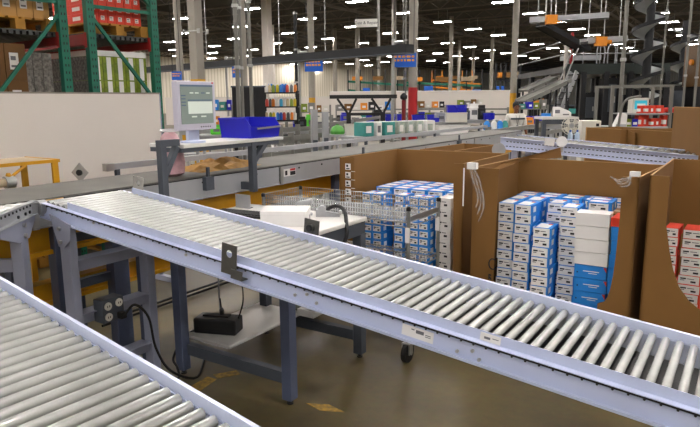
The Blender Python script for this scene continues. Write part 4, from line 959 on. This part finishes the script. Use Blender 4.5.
# ------------------------------------------------------------------ mezzanine
Ym = 26.9
a = sight(566,66,Ym); zd = a.z
mz_ = thing('mezzanine', 'dark steel mezzanine platform on posts at the right', 'platform', (a.x,Ym,0), -.04)
Lm, Dm = 4.3, 9
MB().box(0,Lm,0,Dm,zd-.25,zd).build('deck', M_DARK, mz_); MB().box(-.02,Lm,-.05,0,zd-.35,zd+.08).build('edge_beam', mat('dark_green_steel','#2a332f',.5,.2), mz_)
for y in (0,3,6,9):
    for x in (.08,.75,1.7,2.7,3.4,4.2): MB().box(x-.1,x+.1,y-.1,y+.1,0,zd-.25).build('post', M_DARK, mz_)
for z in (.5,1.05): MB().rod((0,.03,zd+z),(3.2,.03,zd+z),.025,8).rod((0,.03,zd+z),(0,Dm,zd+z),.025,8).build('railing', M_GALV, mz_)
for x in (.02,.7,1.4,2.1,2.8): MB().rod((x,.03,zd),(x,.03,zd+1.05),.022,8).build('rail_post', M_GALV, mz_)
for x in (1.3,1.75): MB().tube(arc([(x,.1,zd),(x,.1,zd+.7),(x+.15,.1,zd+.85),(x+.3,.1,zd+.7),(x+.3,.1,zd)]),.03,8).build('hoop_rail', M_GALV, mz_)
MB().box(.2,1.8,1.0,1.6,zd+.3,zd+.5).build('roller_deck', M_GALV, mz_)
# machinery under the deck
for i, (px, w_, h, Y) in enumerate(((587,.5,2.0,28),(606,.6,2.6,27.5),(630,.9,1.9,29),(655,.9,2.1,29.5),(676,.8,2.3,30))):
    p = sight(px,118,Y); q = thing('lift_cabinet', 'dark machinery cabinet under the mezzanine, %s from the left' % ORD[i], 'machine', (p.x,p.y,0), -.12, 'dark cabinets under the mezzanine')
    MB().box(-w_/2,w_/2,-.4,.4,.05,h).build('housing', M_DARK, q); MB().box(-w_/2+.06,w_/2-.06,-.42,-.4,h*.45,h*.9).build('door', M_BENCH, q); MB().box(w_/2-.16,w_/2-.1,-.44,-.42,h*.6,h*.7).build('handle', M_STEEL, q); MB().box(-w_/2,w_/2,-.38,.38,0,.05).build('plinth', M_BLACK, q)
def stair(label, A, B, w_):
    t = thing('stair', label, 'stair', A, 0); d = B-A
    for s in (0,1): MB().bar((0,s*w_,0),(d.x,d.y+s*w_,d.z),.05,.22).build('stringer', M_GALV, t)
    n = 12
    for k in range(n): f_ = (k+.5)/n; MB().box(d.x*f_-.13,d.x*f_+.13,d.y*f_,d.y*f_+w_,d.z*f_-.02,d.z*f_+.02).build('tread', M_DARK, t)
    for s in (0,1): MB().bar((0,s*w_,.9),(d.x,d.y+s*w_,d.z+.9),.04,.04).build('handrail', M_STEEL, t)
A = sight(548,117,24.5); A.z = 0; B = sight(577,72,25.3); B.z = zd-.3
stair('steep grey stair rising to the left end of the mezzanine', A, B, .6)
# spiral chutes
def spiral(label, px, Y, z0, z1, pitch, rad, ph):
    p = sight(px,150,Y); t = thing('spiral_chute', label, 'chute', (p.x,p.y,0), ph)
    MB().rod((0,0,.03),(0,0,z1+.5),.16,16).build('core_post', M_DARK, t, smooth=True); MB().rod((0,0,0),(0,0,.03),.35,16).build('foot_plate', M_DARK, t)
    m = MB(); lip = MB(); n = int((z1-z0)/pitch*28); vs = []; fs = []; v2 = []; f2 = []
    for i in range(n+1):
        a = 2*PI*i/28; z = z0+pitch*i/28; c_, s_ = math.cos(a), math.sin(a)
        for r_, dz in ((.15,.0),(rad,.16),(rad,.12),(.15,-.06)): vs.append((r_*c_,r_*s_,z+dz))
        for r_, dz in ((rad-.01,.10),(rad-.01,.24),(rad+.02,.24),(rad+.02,.10)): v2.append((r_*c_,r_*s_,z+dz))
    for i in range(n):
        for j in range(4): fs.append((i*4+j,i*4+(j+1)%4,i*4+4+(j+1)%4,i*4+4+j))
    cap = [(3,2,1,0),(n*4,n*4+1,n*4+2,n*4+3)]
    m.add(vs, fs+cap); m.build('slide', mat('polished_slide','#b8bcbc',.35,.3,.1,3), t, smooth=True); lip.add(v2, fs+cap); lip.build('outer_lip', M_DARK, t, smooth=True)
spiral('nearer and taller dark spiral chute at the right', 640.5, 25.3, .9, 5.5, 1.0, .62, 1.1)
spiral('farther dark spiral chute, nearest the right edge', 675.5, 32, .9, 5.0, .95, .62, .6)
# overhead conveyors
def overhead(label, A, B, hang, box=None, m=M_GALV, w_=.5):
    t = thing('overhead_conveyor', label, 'conveyor', A, 0); d = B-A
    MB().bar((0,0,0),d,w_,.05).build('bed', M_DARK, t)
    n_ = Vector((-d.y,d.x,0)).normalized()*w_/2
    for s in (-1,1): MB().bar(n_*s+Vector((0,0,.05)),d+n_*s+Vector((0,0,.05)),.04,.2).build('side_rail', m, t)
    for f_ in hang: q = d*f_; MB().rod(q,(q.x,q.y,8.9-A.z),.02,6).build('hanger_rod', M_STEEL, t)
    if box is not None: q = d*box-n_*1.1; MB().box(q.x-.2,q.x+.2,q.y-.15,q.y+.1,-.15,.18).build('gear_motor', M_ORANGE, t, label='orange gear motor'); MB().rod((q.x+.2,q.y,0),(q.x+.4,q.y,0),.08,12).build('motor_shaft', M_ORANGE, t)
    return t
overhead('upper overhead conveyor with an orange motor, right of the man', sight(530,22,25), sight(609,17,24), (.1,.2,.27,.33,.46,.65,.9), .28)
overhead('lower overhead conveyor with an orange motor, over the mezzanine', sight(584,42.5,24.0), sight(623,40.3,24.4), (.1,.5,.9), .3)
overhead('dark inclined conveyor dropping from the upper overhead conveyor to the mezzanine', sight(541,26,26.0), sight(585,51,26.6), (.1,), None, M_DARK, .7)
p = sight(586.5,50,25.5); rs = thing('red_beam', 'red upright steel strip standing on the mezzanine edge', 'post', (p.x,Ym+.3,zd), 0); MB().box(-.05,.05,-.04,.04,0,1.4).build('strip', M_REDP, rs); MB().box(-.1,.1,-.1,.1,0,.02).build('foot', M_DARK, rs)
# inclined conveyors rising towards the mezzanine
def incline(label, A, B, w_=.4):
    t = thing('inclined_conveyor', label, 'conveyor', A, 0); d = B-A
    MB().bar((0,0,0),d,w_,.05).build('belt', M_BELT, t); n_ = Vector((-d.y,d.x,0)).normalized()*w_/2
    for s in (-1,1): MB().bar(n_*s,d+n_*s,.04,.15).build('side_rail', M_BGR, t)
    for f_ in (.12,.5,.9):
        q = d*f_
        for s in (-1,1): MB().box(q.x+n_.x*s-.03,q.x+n_.x*s+.03,q.y+n_.y*s-.03,q.y+n_.y*s+.03,-A.z,q.z).build('leg', M_DARK, t)
    return t
incline('lower grey inclined conveyor rising to the right behind the man', sight(521,101.5,21), sight(566,80.5,24))
incline('upper grey inclined conveyor rising to the right behind the man', sight(524,91,24), sight(555,77,27))
p = sight(532,101,21); ym = thing('yellow_drive_unit', 'yellow drive unit under the lower inclined conveyor', 'motor', (p.x,p.y-.5,0), -.3); MB().bar((-.25,0,p.z-.15),(.25,0,p.z),.2,.16).build('housing', M_ORANGE, ym); MB().box(-.04,.04,-.04,.04,0,p.z-.1).build('stand', M_DARK, ym)
p = sight(694,72,27); dm = thing('yellow_brown_machine', 'dark brown and yellow machine block at the right picture edge', 'machine', (p.x+.5,p.y,0), 0); MB().box(-.7,.7,-.5,.5,2.2,3.9).build('housing', mat('dark_amber','#5a3d10',.5), dm); MB().box(-.6,.6,-.4,.4,0,2.2).build('support', M_DARK, dm); MB().rod((-.8,-.2,3.2),(-.7,-.2,3.2),.12,12).build('hub', M_ORANGE, dm)
# ------------------------------------------------------------------ second conveyor line with guard rails in the middle distance
def railing(label, A, B, zs, n, name='guard_rail', m=M_BGR, h=.09, pm=None):
    t = thing(name, label, 'guard rail', (A.x,A.y,0), 0); d = Vector((B.x-A.x,B.y-A.y,0))
    for z in zs: MB().bar((0,0,z),(d.x,d.y,z),.05,h).build('rail', m, t)
    for k in range(n+1): q = d*(k/n); MB().box(q.x-.05,q.x+.05,q.y-.05,q.y+.05,0,max(zs)+.1).build('post', pm or m, t)
    return t
railing('grey double guard rail running away behind the teal printed bales', sightz(312,127,1.2), sightz(414,112.5,1.2), (1.2,1.0), 4)
railing('grey double guard rail right of the red based column', sightz(417,113.5,1.2), sightz(492,113.5,1.2), (1.2,.95), 3)
railing('grey guard rail in front of the man', sightz(488,132.5,1.15), sightz(575,120.5,1.15), (1.15,.95), 2)
for i, px in enumerate((314.5,325.5)):
    p = sight(px,140,10.5+i*.6); q = thing('steel_post', ['left of the two thick grey posts at the guard rail end','right of the two thick grey posts at the guard rail end'][i], 'post', (p.x,p.y,0), .3); MB().box(-.05,.05,-.05,.05,0,1.6-.05*i).build('post', M_GALV, q); MB().box(-.09,.09,-.09,.09,0,.015).build('base_plate', M_GALV, q); MB().box(-.04,.04,-.06,-.05,.9,1.1).build('bracket', M_BENCH, q)
railing('long grey conveyor rail left of the two thick posts', sightz(262,131,1.15), sightz(314,128,1.15), (1.15,.9), 3)
# bales on a low conveyor
gbl = 'wrapped bales behind the belt conveyor'
M_BALE = mat('pale_bale_print','#c9c6b8',.6,0,.2,12,col2='#8fa79c')
x = 357.5
specs = [(357.5,12.5,M_TEAL,'teal printed bale at the left of the row'),(370,7,M_PAPER,'narrow white panelled bale between two teal ones'),(377.5,13,M_TEAL,'second teal printed bale, right of the white one'),(391,9,M_BALE,'pale green printed bale right of the teal bales'),(400.5,9,M_BALE,'second pale printed bale in the row'),(410,9,M_BALE,'third pale printed bale in the row'),(419.5,12,M_PAPER,'white wrapped bale at the right of the row')]
Yb = 10.6; pa, pb_ = sight(355,137,Yb), sight(436,133,Yb+1.0)
hb = pa.z
bt_ = thing('bale_table', 'low grey table carrying the row of teal and white bales', 'table', (pa.x,pa.y,0), math.atan2(1.0,pb_.x-pa.x))
Lb_ = math.hypot(pb_.x-pa.x,1.0); MB().box(-.05,Lb_+.05,-.05,.4,hb-.04,hb).build('tabletop', M_GALV, bt_)
for x in (.0,Lb_):
    for y in (0,.35): MB().box(x-.03,x+.03,y-.03,y+.03,0,hb-.04).build('leg', M_GALV, bt_)
for px, w_, m, lab in specs:
    f_ = (px+w_/2-355)/81; c_ = pa.lerp(pb_, f_); ww = w_/632*(Yb+f_)*1.02
    q = thing('wrapped_bale', lab, 'bale', (c_.x,c_.y+.15,hb), math.atan2(1.0,pb_.x-pa.x), gbl)
    hh = .235; MB().box(-ww/2+.004,ww/2-.004,-.15,.17,0,hh).build('bale', m, q, bevel=.012)
    l = MB().box(-ww*.3,ww*.2,-.153,-.15,hh*.25,hh*.75); l.build('print', M_PAPER if m != M_PAPER else M_GREYINK if 'narrow' in lab else M_BALE, q); MB().box(-ww/2+.02,ww/2-.02,-.12,.14,hh,hh+.006).build('top_film', M_PAPER, q)
for i, (px0, px1, py0, py1, Y, m, nm, lab, cat) in enumerate((
  (330,345,125,134,12.0,mat('leaf_green_bag','#4d9a3a',.5,0,.3,8),'green_bag','bright green bag left of the grey tote','bag'),
  (345,356.5,124,135,11.8,M_BEIGE,'grey_tote','pale grey tote left of the teal bales','tote'),
  (436,468,125,134,12.2,M_PAPER,'white_wrapped_pallet','low white wrapped load right of the bales','load'))):
    a, b_ = sight(px0,py0,Y), sight(px1,py1,Y); q = thing(nm, lab, cat, ((a.x+b_.x)/2,Y,b_.z), .1); w_ = (b_.x-a.x)/2; h = a.z-b_.z
    if i == 0: MB().lathe([(w_*.9,0),(w_,h*.3),(w_*.7,h*.8),(w_*.2,h)],(0,0,0),14).build('bag_body', m, q, smooth=True); MB().lathe([(w_*.2,h),(w_*.25,h*1.1)],(0,0,0),10).build('knot', m, q)
    else: MB().prism([(-w_*.85,-.15,0),(w_*.85,-.15,0),(w_,-.15,h),(-w_,-.15,h)],(0,.3,0)).build('body', m, q); MB().box(-w_*1.02,w_*1.02,-.16,.16,h*.92,h).build('rim', m, q)
    s_ = thing('side_table', 'grey stand under the '+lab, 'stand', ((a.x+b_.x)/2,Y,0), .1); MB().box(-w_*1.1,w_*1.1,-.2,.2,b_.z-.04,b_.z).build('top', M_GALV, s_)
    for sx in (-1,1): MB().box(sx*w_-.02,sx*w_+.02,-.02,.02,0,b_.z-.04).build('leg', M_GALV, s_)
# bollard
p = sight(403.5,130,14); bo = thing('red_bollard', 'thin red post with a dark ball top left of the red based column', 'post', (p.x,p.y,0), 0)
MB().rod((0,0,.02),(0,0,1.74),.045,14).build('post', mat('dark_red_paint','#7c1418',.5), bo, smooth=True); MB().lathe([(.03,1.74),(.08,1.78),(.08,1.84),(.02,1.9)],(0,0,0),14).build('ball_top', M_DARK, bo, smooth=True); MB().box(-.12,.12,-.12,.12,0,.02).build('base_plate', M_DARK, bo)
# black canopy frame
Yc = 14; a, b_ = sight(330,96.5,Yc), sight(396,96.5,Yc); w_ = b_.x-a.x
cf = thing('canopy_frame', 'black steel frame with a long flat top and splayed braces beyond the belt conveyor', 'frame', (a.x,Yc,0), 0); zt = a.z
MB().box(0,w_,-.3,.3,zt-.05,zt+.03).build('top', M_BLACK, cf)
for x, s in ((.28*w_,1),(.8*w_,-1)):
    MB().box(x-.05,x+.05,-.05,.05,0,zt-.35).build('post', M_BLACK, cf); MB().bar((x,0,zt-.4),(x-.17*w_*1,0,zt-.05),.05,.05).build('brace', M_BLACK, cf); MB().bar((x,0,zt-.4),(x+.12*w_,0,zt-.05),.05,.05).build('brace', M_BLACK, cf)
MB().box(.28*w_,.8*w_,-.03,.03,zt-.42,zt-.36).build('crossbar', M_BLACK, cf)
# black cabinets
for i, (px, w_, Y) in enumerate(((242.5,.42,14.2),(259.5,.24,14.4))):
    p = sight(px,118,Y); h = sight(px,87.5,Y).z; q = thing('black_cabinet', ['wide tall black cabinet behind the twin conduits','narrow black cabinet left of the bottle shelves'][i], 'cabinet', (p.x,p.y,0), .2)
    MB().box(-w_/2,w_/2,-.25,.25,.04,h).build('body', M_BLACK, q); MB().box(-w_/2+.03,w_/2-.03,-.262,-.25,.1,h-.05).build('door', M_INK, q); MB().box(w_/2-.08,w_/2-.06,-.28,-.262,1.1,1.3).build('handle', M_STEEL, q); MB().box(-w_/2-.02,w_/2+.02,-.27,.25,h,h+.03).build('top_cap', M_BENCH, q)
# bottle shelves
def shelving(label, px0, px1, pyt, Y, shelves, m=M_GALV, back=False):
    a, b_ = sight(px0,pyt,Y), sight(px1,pyt,Y); w_ = b_.x-a.x; t = thing('shelving_unit', label, 'shelf', (a.x,Y,0), 0)
    for x in (0,w_):
        for y in (0,.4): MB().box(x-.02,x+.02,y-.02,y+.02,0,max(a.z,shelves[-1]+.03)).build('post', m, t)
    for z in shelves: MB().box(-.02,w_+.02,-.02,.42,z-.03,z).build('shelf', m, t)
    return a.x, w_
x0s, ws_ = shelving('open shelving unit crowded with coloured bottles right of the black cabinets', 263, 297, 92, 15, (.5,.95,1.3,1.62,1.95), M_DARK)
BC = ['#c8b48a','#2c62c4','#e6e2da','#8aa03a','#c83a2a','#3aa0c8','#d8c020','#5a5a5a','#e0dcd4','#2a7ad0','#d87a20']
gbt = 'bottles on the shelving right of the black cabinets'
M_CAPW = mat('white_cap','#e8e6e0')
bots = {}
random.seed(21)
COLN = {'#c8b48a':'tan','#2c62c4':'blue','#e6e2da':'white','#8aa03a':'olive green','#c83a2a':'red','#3aa0c8':'light blue','#d8c020':'yellow','#5a5a5a':'grey','#e0dcd4':'cream','#2a7ad0':'bright blue','#d87a20':'orange'}
for r_, z in enumerate((1.3,1.62,1.95)):
    for k in range(9):
        ci = BC[(k*3+r_*4) % 11]
        if ci not in bots:
            o = thing('bottle', 'x', 'bottle', rotz=0); MB().lathe([(.038,0),(.04,.01),(.04,.14),(.016,.18)],(0,0,0),12).build('bottle_body', mat('bottle_'+COLN[ci].replace(' ','_'), ci, .35), o, smooth=True); MB().lathe([(.018,.18),(.018,.21)],(0,0,0),10).build('cap', M_CAPW, o); bots[ci] = o
        else: o = dup(bots[ci])
        o.location = (x0s+.06+k*(ws_-.12)/8+random.uniform(-.01,.01), 15.06+random.uniform(0,.1), z); o['label'] = '%s bottle, %s from the left on the %s bottle shelf' % (COLN[ci], ORD[k], ('lowest','middle','top')[r_]); o['group'] = gbt
for k in range(4):
    o = thing('blue_carton', 'small bright blue carton on top of the bottle shelving, %s from the left' % ORD[k], 'box', (x0s-.0+k*.16,15.28,1.95), .2*k, 'blue cartons on the bottle shelving'); MB().box(-.06,.06,-.06,.06,0,.16+.04*(k % 2)).build('carton', M_BLUEBOX, o); MB().box(-.03,.03,-.062,-.06,.05,.1).build('label', M_PAPER, o)
# work tables and bins across the middle distance
tabs = ((221,118,13.5,1.0,'grey work table behind the royal blue bin'),(300,114,16,1.3,'work table left of the black canopy frame'),(372,112,21,2.4,'long work table under the black canopy frame'),(432,112,20,2.0,'work table just right of the red based column'),(472,112,22,1.8,'work table with dark equipment left of the man'),(534,113,17.5,1.4,'work table with blue bins right of the man'),(205,117,16,1.2,'work table seen between the monitor and the blue bin'))
tz = {}
for px, py, Y, w_, lab in tabs:
    p = sight(px,py,Y); table(lab, p, w_, .7, 1.05, 0, M_GALV, M_GALV, shelf=.45); tz[px] = p
bins = ((412,425,108,19.85),(427,439,107,20),(447,457,102,19.6),(456,466,104,19.7),(484,494,109,21.6),(519,534,110,17.4),(537,543,110,17.6),(385,395,110,21),(397,404,109,21.1),(224,234,111,13.4),(234,243,113,13.6),(293,299,110,16),(366,374,110,21))
gbin = 'blue bins on the middle distance work tables'
for k, (xa_, xb_, py, Y) in enumerate(bins):
    p = sight((xa_+xb_)/2,py,Y); ww = (xb_-xa_)/632*Y
    o = make_bin('blue_bin', 'small royal blue bin on the middle distance work tables, %s from the left' % ORD[sorted(b2[0] for b2 in bins).index(xa_)], .3, ww, .22, (p.x, p.y, 1.05), 0)
    o['group'] = gbin
    if py < 106: o.location.z = 1.35; q = thing('beige_crate', 'beige crate carrying a small blue bin, %s of the two' % ('left' if k == 2 else 'right'), 'crate', (p.x,p.y,1.05), 0); MB().box(-ww/2-.02,ww/2+.02,-.16,.16,0,.29).build('crate', M_BEIGE, q); MB().box(-ww/2-.03,ww/2+.03,-.17,.17,.27,.30).build('rim', M_BEIGE, q)
stuff_ = ((300,.3,.3,'black printer on the table left of the canopy frame',M_BLACK,16),(311,.3,.35,'bright green bag on the table left of the canopy frame',mat('lime_green','#5fd23a'),16.1),(321,.4,.28,'pale grey machine on the table left of the canopy frame',M_BEIGE,16.1),
  (345,.3,.3,'dark blue carton under the left side of the canopy frame',M_BIN,21),(356,.35,.22,'cream parcel under the canopy frame',M_BEIGE,21),(376,.26,.38,'black and orange fan unit under the canopy frame',M_BLACK,21.15),
  (420,.3,.25,'black machine on the table right of the red based column',M_BLACK,20.22),(440,.35,.3,'silver box on the table right of the red based column',M_GALV,20.1),
  (462,.5,.4,'rounded dark grey machine on the table left of the man',M_BENCH,22),(473,.4,.55,'white monitor back on the table left of the man',M_PAPER,22.1),(481,.25,.5,'black tower on the table left of the man',M_BLACK,22),
  (528,.25,.2,'orange brown parcel among the blue bins right of the man',M_ORANGE,17.3),(546,.2,.3,'blue jug at the right end of the bin table',M_BLUEBOX,17.5),(198,.3,.3,'dark parcel on the table behind the monitor',M_BLACK,16),(212,.5,.12,'long tan cardboard tube on the table right of the monitor',M_CARD,15.9),(216,.26,.2,'green bag on the table behind the royal blue bin',mat('lime_green','#5fd23a'),13.5))
for px, w_, h, lab, m, Y in stuff_:
    p = sight(px,112,Y); o = thing('equipment_box' if m not in (M_CARD,) else 'cardboard_tube', lab, 'equipment', (p.x,p.y,1.05), .15)
    MB().box(-w_/2,w_/2,-.15,.15,0,h*.8).build('body', m, o, bevel=.03); MB().box(-w_*.4,w_*.4,-.13,.13,h*.8,h).build('top', m, o); MB().box(-w_*.25,w_*.25,-.155,-.15,h*.3,h*.6).build('panel', M_GREYINK if m != M_BLACK else M_BENCH, o)
# lower shelf jugs under the tables left of the man
for k, (px, m, cn) in enumerate(((487,M_BLUEBOX,'blue'),(494,M_PAPER,'white'),(500,M_BLUEBOX,'blue'),(505,M_TEAL,'teal'))):
    p = sight(px,122,14.5); o = thing('detergent_jug', '%s jug on the low shelf left of the man, %s of four' % (cn, ORD[k]), 'jug', (p.x,p.y,1.05), 0, 'jugs left of the man'); MB().lathe([(.07,0),(.075,.02),(.075,.15),(.03,.21)],(0,0,0),12).build('jug_body', m, o, smooth=True); MB().lathe([(.03,.21),(.03,.24)],(0,0,0),10).build('cap', M_CAPW, o)
p = sight(496,122,14.5); table('grey shelf table with jugs left of the man', p, .7, .4, 1.05, 0, M_GALV, M_GALV)
# more conveyor lines and parts shelves filling the middle distance
railing('dark grey conveyor rail under the bottle shelving', sightz(268,122,1.1), sightz(332,117.5,1.1), (1.1,.85,.6), 4)
railing('grey conveyor rail in front of the canopy frame', sightz(330,119.5,1.1), sightz(408,114.5,1.1), (1.1,.8), 5)
railing('far grey conveyor rail behind the red bollard', sightz(380,109.5,1.2), sightz(508,109.0,1.2), (1.2,.9), 5)
railing('grey conveyor rail beside the two thick posts', sightz(268,141,1.1), sightz(330,134,1.1), (1.1,.85), 3)
CL = [('white',M_PAPER),('royal blue',M_BIN),('tan',M_CARD),('black',M_BLACK),('teal',M_TEAL),('grey',M_BGR),('orange',M_ORANGE),('sky blue',M_BLUEBOX),('green',M_LIME),('cream',M_BEIGE)]
gi = 0
for px0, px1, Y, lab, zs_ in ((300,330,18.5,'left of the canopy frame',(.55,1.0,1.42)),(336,392,23,'under the canopy frame',(.55,1.0,1.4)),(418,446,24,'right of the red based column',(.5,1.0,1.45)),(458,484,25,'left of the yellow based column',(.5,1.0,1.5)),(520,548,19.6,'right of the man',(.5,1.0,1.45)),(205,232,18,'behind the computer monitor',(.6,1.1,1.5))):
    x_, wv = shelving('parts shelving '+lab, px0, px1, 105, Y, zs_, M_BGR)
    for r_, z in enumerate(zs_[1:]):
        n = max(4, int(wv/.26))
        for k in range(n):
            gi += 1; random.seed(gi); cn, m = CL[(gi*7+r_*3) % 10]; hh = random.uniform(.14,.30); bw_ = wv/n*random.uniform(.6,.92)
            o = thing('parts_box', '%s box, %s on the %s shelf %s' % (cn, ORD[k], 'upper' if r_ else 'lower', lab), 'box', (x_+wv*(k+.5)/n, Y+.18, z), random.uniform(-.15,.15), 'parts boxes '+lab)
            MB().box(-bw_/2,bw_/2,-.13,.13,0,hh).build('body', m, o); MB().box(-bw_*.25,bw_*.25,-.133,-.13,hh*.3,hh*.6).build('label', M_PAPER if m != M_PAPER else M_GREYINK, o)
# belt items
kp = thing('kraft_paper', 'crumpled brown kraft paper lying on the belt behind the monitor stand', 'paper', R(-3.72,3.75,1.207)); random.seed(4)
m = MB(); n = 9
vs = [(-.16+.32*i/n+random.uniform(-.01,.01), -.35+.7*j/n, (.03+random.uniform(0,.07))*math.sin(PI*i/n)**.5*math.sin(PI*j/n)**.5+(.0)) for j in range(n+1) for i in range(n+1)]
fs = [(j*(n+1)+i,j*(n+1)+i+1,(j+1)*(n+1)+i+1,(j+1)*(n+1)+i) for j in range(n) for i in range(n)]
k0 = len(vs); vs += [(x,y,0) for x,y,z in vs]; fs += [tuple(q+k0 for q in f_[::-1]) for f_ in fs]
m.add(vs, fs); m.build('paper', mat('kraft_paper','#b58a48',.7,0,.35,14), kp)
# ------------------------------------------------------------------ the man
pm = sight(514.5,150,15.5)
mn_ = thing('person', 'man in a white shirt with a dark chest stripe standing behind the far guard rail', 'person', (pm.x,pm.y,0), .12); mn_.scale = (.97,.97,.955)
M_SKIN = mat('brown_skin','#7a4c34',.6,0,.08,5); M_HAIR = mat('black_hair','#12100f',.7); M_TROU = mat('dark_trousers','#22242c',.85)
def skin(name, verts, edges, radii, m, parent, sub=1, root=0):
    me = bpy.data.meshes.new(name); me.from_pydata(verts, edges, []); o = bpy.data.objects.new(name, me); C.objects.link(o)
    md = o.modifiers.new('skin', 'SKIN'); 
    for i, r_ in enumerate(radii): me.skin_vertices[0].data[i].radius = (r_ if isinstance(r_, tuple) else (r_, r_))
    me.skin_vertices[0].data[root].use_root = True; md.use_smooth_shade = True
    s_ = o.modifiers.new('sub', 'SUBSURF'); s_.levels = s_.render_levels = sub
    me.materials.append(m)
    bpy.context.view_layer.update(); dg = bpy.context.evaluated_depsgraph_get(); nm = bpy.data.meshes.new_from_object(o.evaluated_get(dg)); bpy.data.objects.remove(o)
    nm.name = name; o = bpy.data.objects.new(name, nm); C.objects.link(o); o.parent = parent; return o
vb = [(0,0,.95),(0,0,1.15),(0,0,1.36),(0,0,1.47),(0,-.02,1.545),(0,-.01,1.62),(0,.0,1.70)]
eb = [(0,1),(1,2),(2,3),(3,4),(4,5),(5,6)]; rb2 = [(.15,.105),(.135,.09),(.10,.055),(.05,.05),(.058,.078),(.08,.1),(.07,.085)]
for s in (-1,1):
    n = len(vb); vb += [(s*.19,0,1.4),(s*.255,.02,1.15),(s*.27,-.08,.93),(s*.265,-.12,.86)]; eb += [(2,n),(n,n+1),(n+1,n+2),(n+2,n+3)]; rb2 += [.05,.045,.032,.035]
    k = n+3
    for f_ in range(4): n2 = len(vb); vb += [(s*.265+(f_-1.5)*.02,-.145,.81-.01*(f_ in (1,2))),(s*.265+(f_-1.5)*.02,-.15,.775-.008*(f_ in (1,2)))]; eb += [(k,n2),(n2,n2+1)]; rb2 += [.009,.008]
    n2 = len(vb); vb += [(s*.235,-.15,.84),(s*.23,-.165,.81)]; eb += [(k,n2),(n2,n2+1)]; rb2 += [.01,.009]
    n = len(vb); vb += [(s*.09,0,.88),(s*.11,-.01,.48),(s*.12,.01,.09),(s*.12,-.13,.04)]; eb += [(0,n),(n,n+1),(n+1,n+2),(n+2,n+3)]; rb2 += [.09,.06,.042,.04]
body = skin('body', vb, eb, rb2, M_SKIN, mn_, 1)
MB().bar((0,-.095,1.63),(0,-.112,1.592),.02,.018).build('nose', M_SKIN, body)
for s in (-1,1): MB().rod((s*.028,-.08,1.635),(s*.028,-.099,1.635),.009,8).build('eye', M_INK, body); MB().bar((s*.074,.0,1.645),(s*.076,.01,1.6),.012,.03).build('ear', M_SKIN, body)
MB().box(-.022,.022,-.098,-.08,1.555,1.562).build('mouth', M_HAIR, body)
hm = MB().lathe([(.086,-.06),(.092,.0),(.082,.05),(.05,.085),(.015,.098)],(0,0,0),20); hr = Matrix.Translation((0,.016,1.672)) @ Matrix.Rotation(-.62,4,'X') @ Matrix.Diagonal((.92,1.12,1,1)); hm.v = [tuple(hr @ Vector(q)) for q in hm.v]; hm.build('hair', M_HAIR, mn_, smooth=True)
vs_ = [(0,0,.93),(0,0,1.15),(0,0,1.37),(0,0,1.46)]; es_ = [(0,1),(1,2),(2,3)]; rs_ = [(.185,.135),(.17,.125),(.195,.13),(.085,.075)]
for s in (-1,1): n = len(vs_); vs_ += [(s*.2,0,1.405),(s*.245,.015,1.22),(s*.258,.015,1.1)]; es_ += [(2,n),(n,n+1),(n+1,n+2)]; rs_ += [.08,.068,.068]
shirt = skin('shirt', vs_, es_, rs_, M_CLOTH, mn_, 1)
MB().box(-.18,.18,-.152,-.12,1.31,1.355).build('chest_stripe', M_BENCH, shirt); MB().bar((-.05,-.14,1.42),(-.01,-.142,1.17),.012,.004).bar((.05,-.14,1.42),(-.01,-.142,1.17),.012,.004).build('lanyard', M_INK, shirt); MB().box(-.04,.02,-.146,-.142,1.1,1.17).build('badge', M_GREYINK, shirt)
vt = [(0,0,.95),(0,0,.9)]; et = [(0,1)]; rt_ = [(.17,.125),(.16,.12)]
for s in (-1,1): n = len(vt); vt += [(s*.095,0,.82),(s*.112,-.01,.48),(s*.12,.01,.1)]; et += [(1,n),(n,n+1),(n+1,n+2)]; rt_ += [.1,.075,.065]
skin('trousers', vt, et, rt_, M_TROU, mn_, 1)
for s in (-1,1): MB().box(s*.12-.045,s*.12+.045,-.19,.06,0,.09).build('shoe', M_BLACK, mn_, bevel=.03)
sc.cycles.use_denoising = True
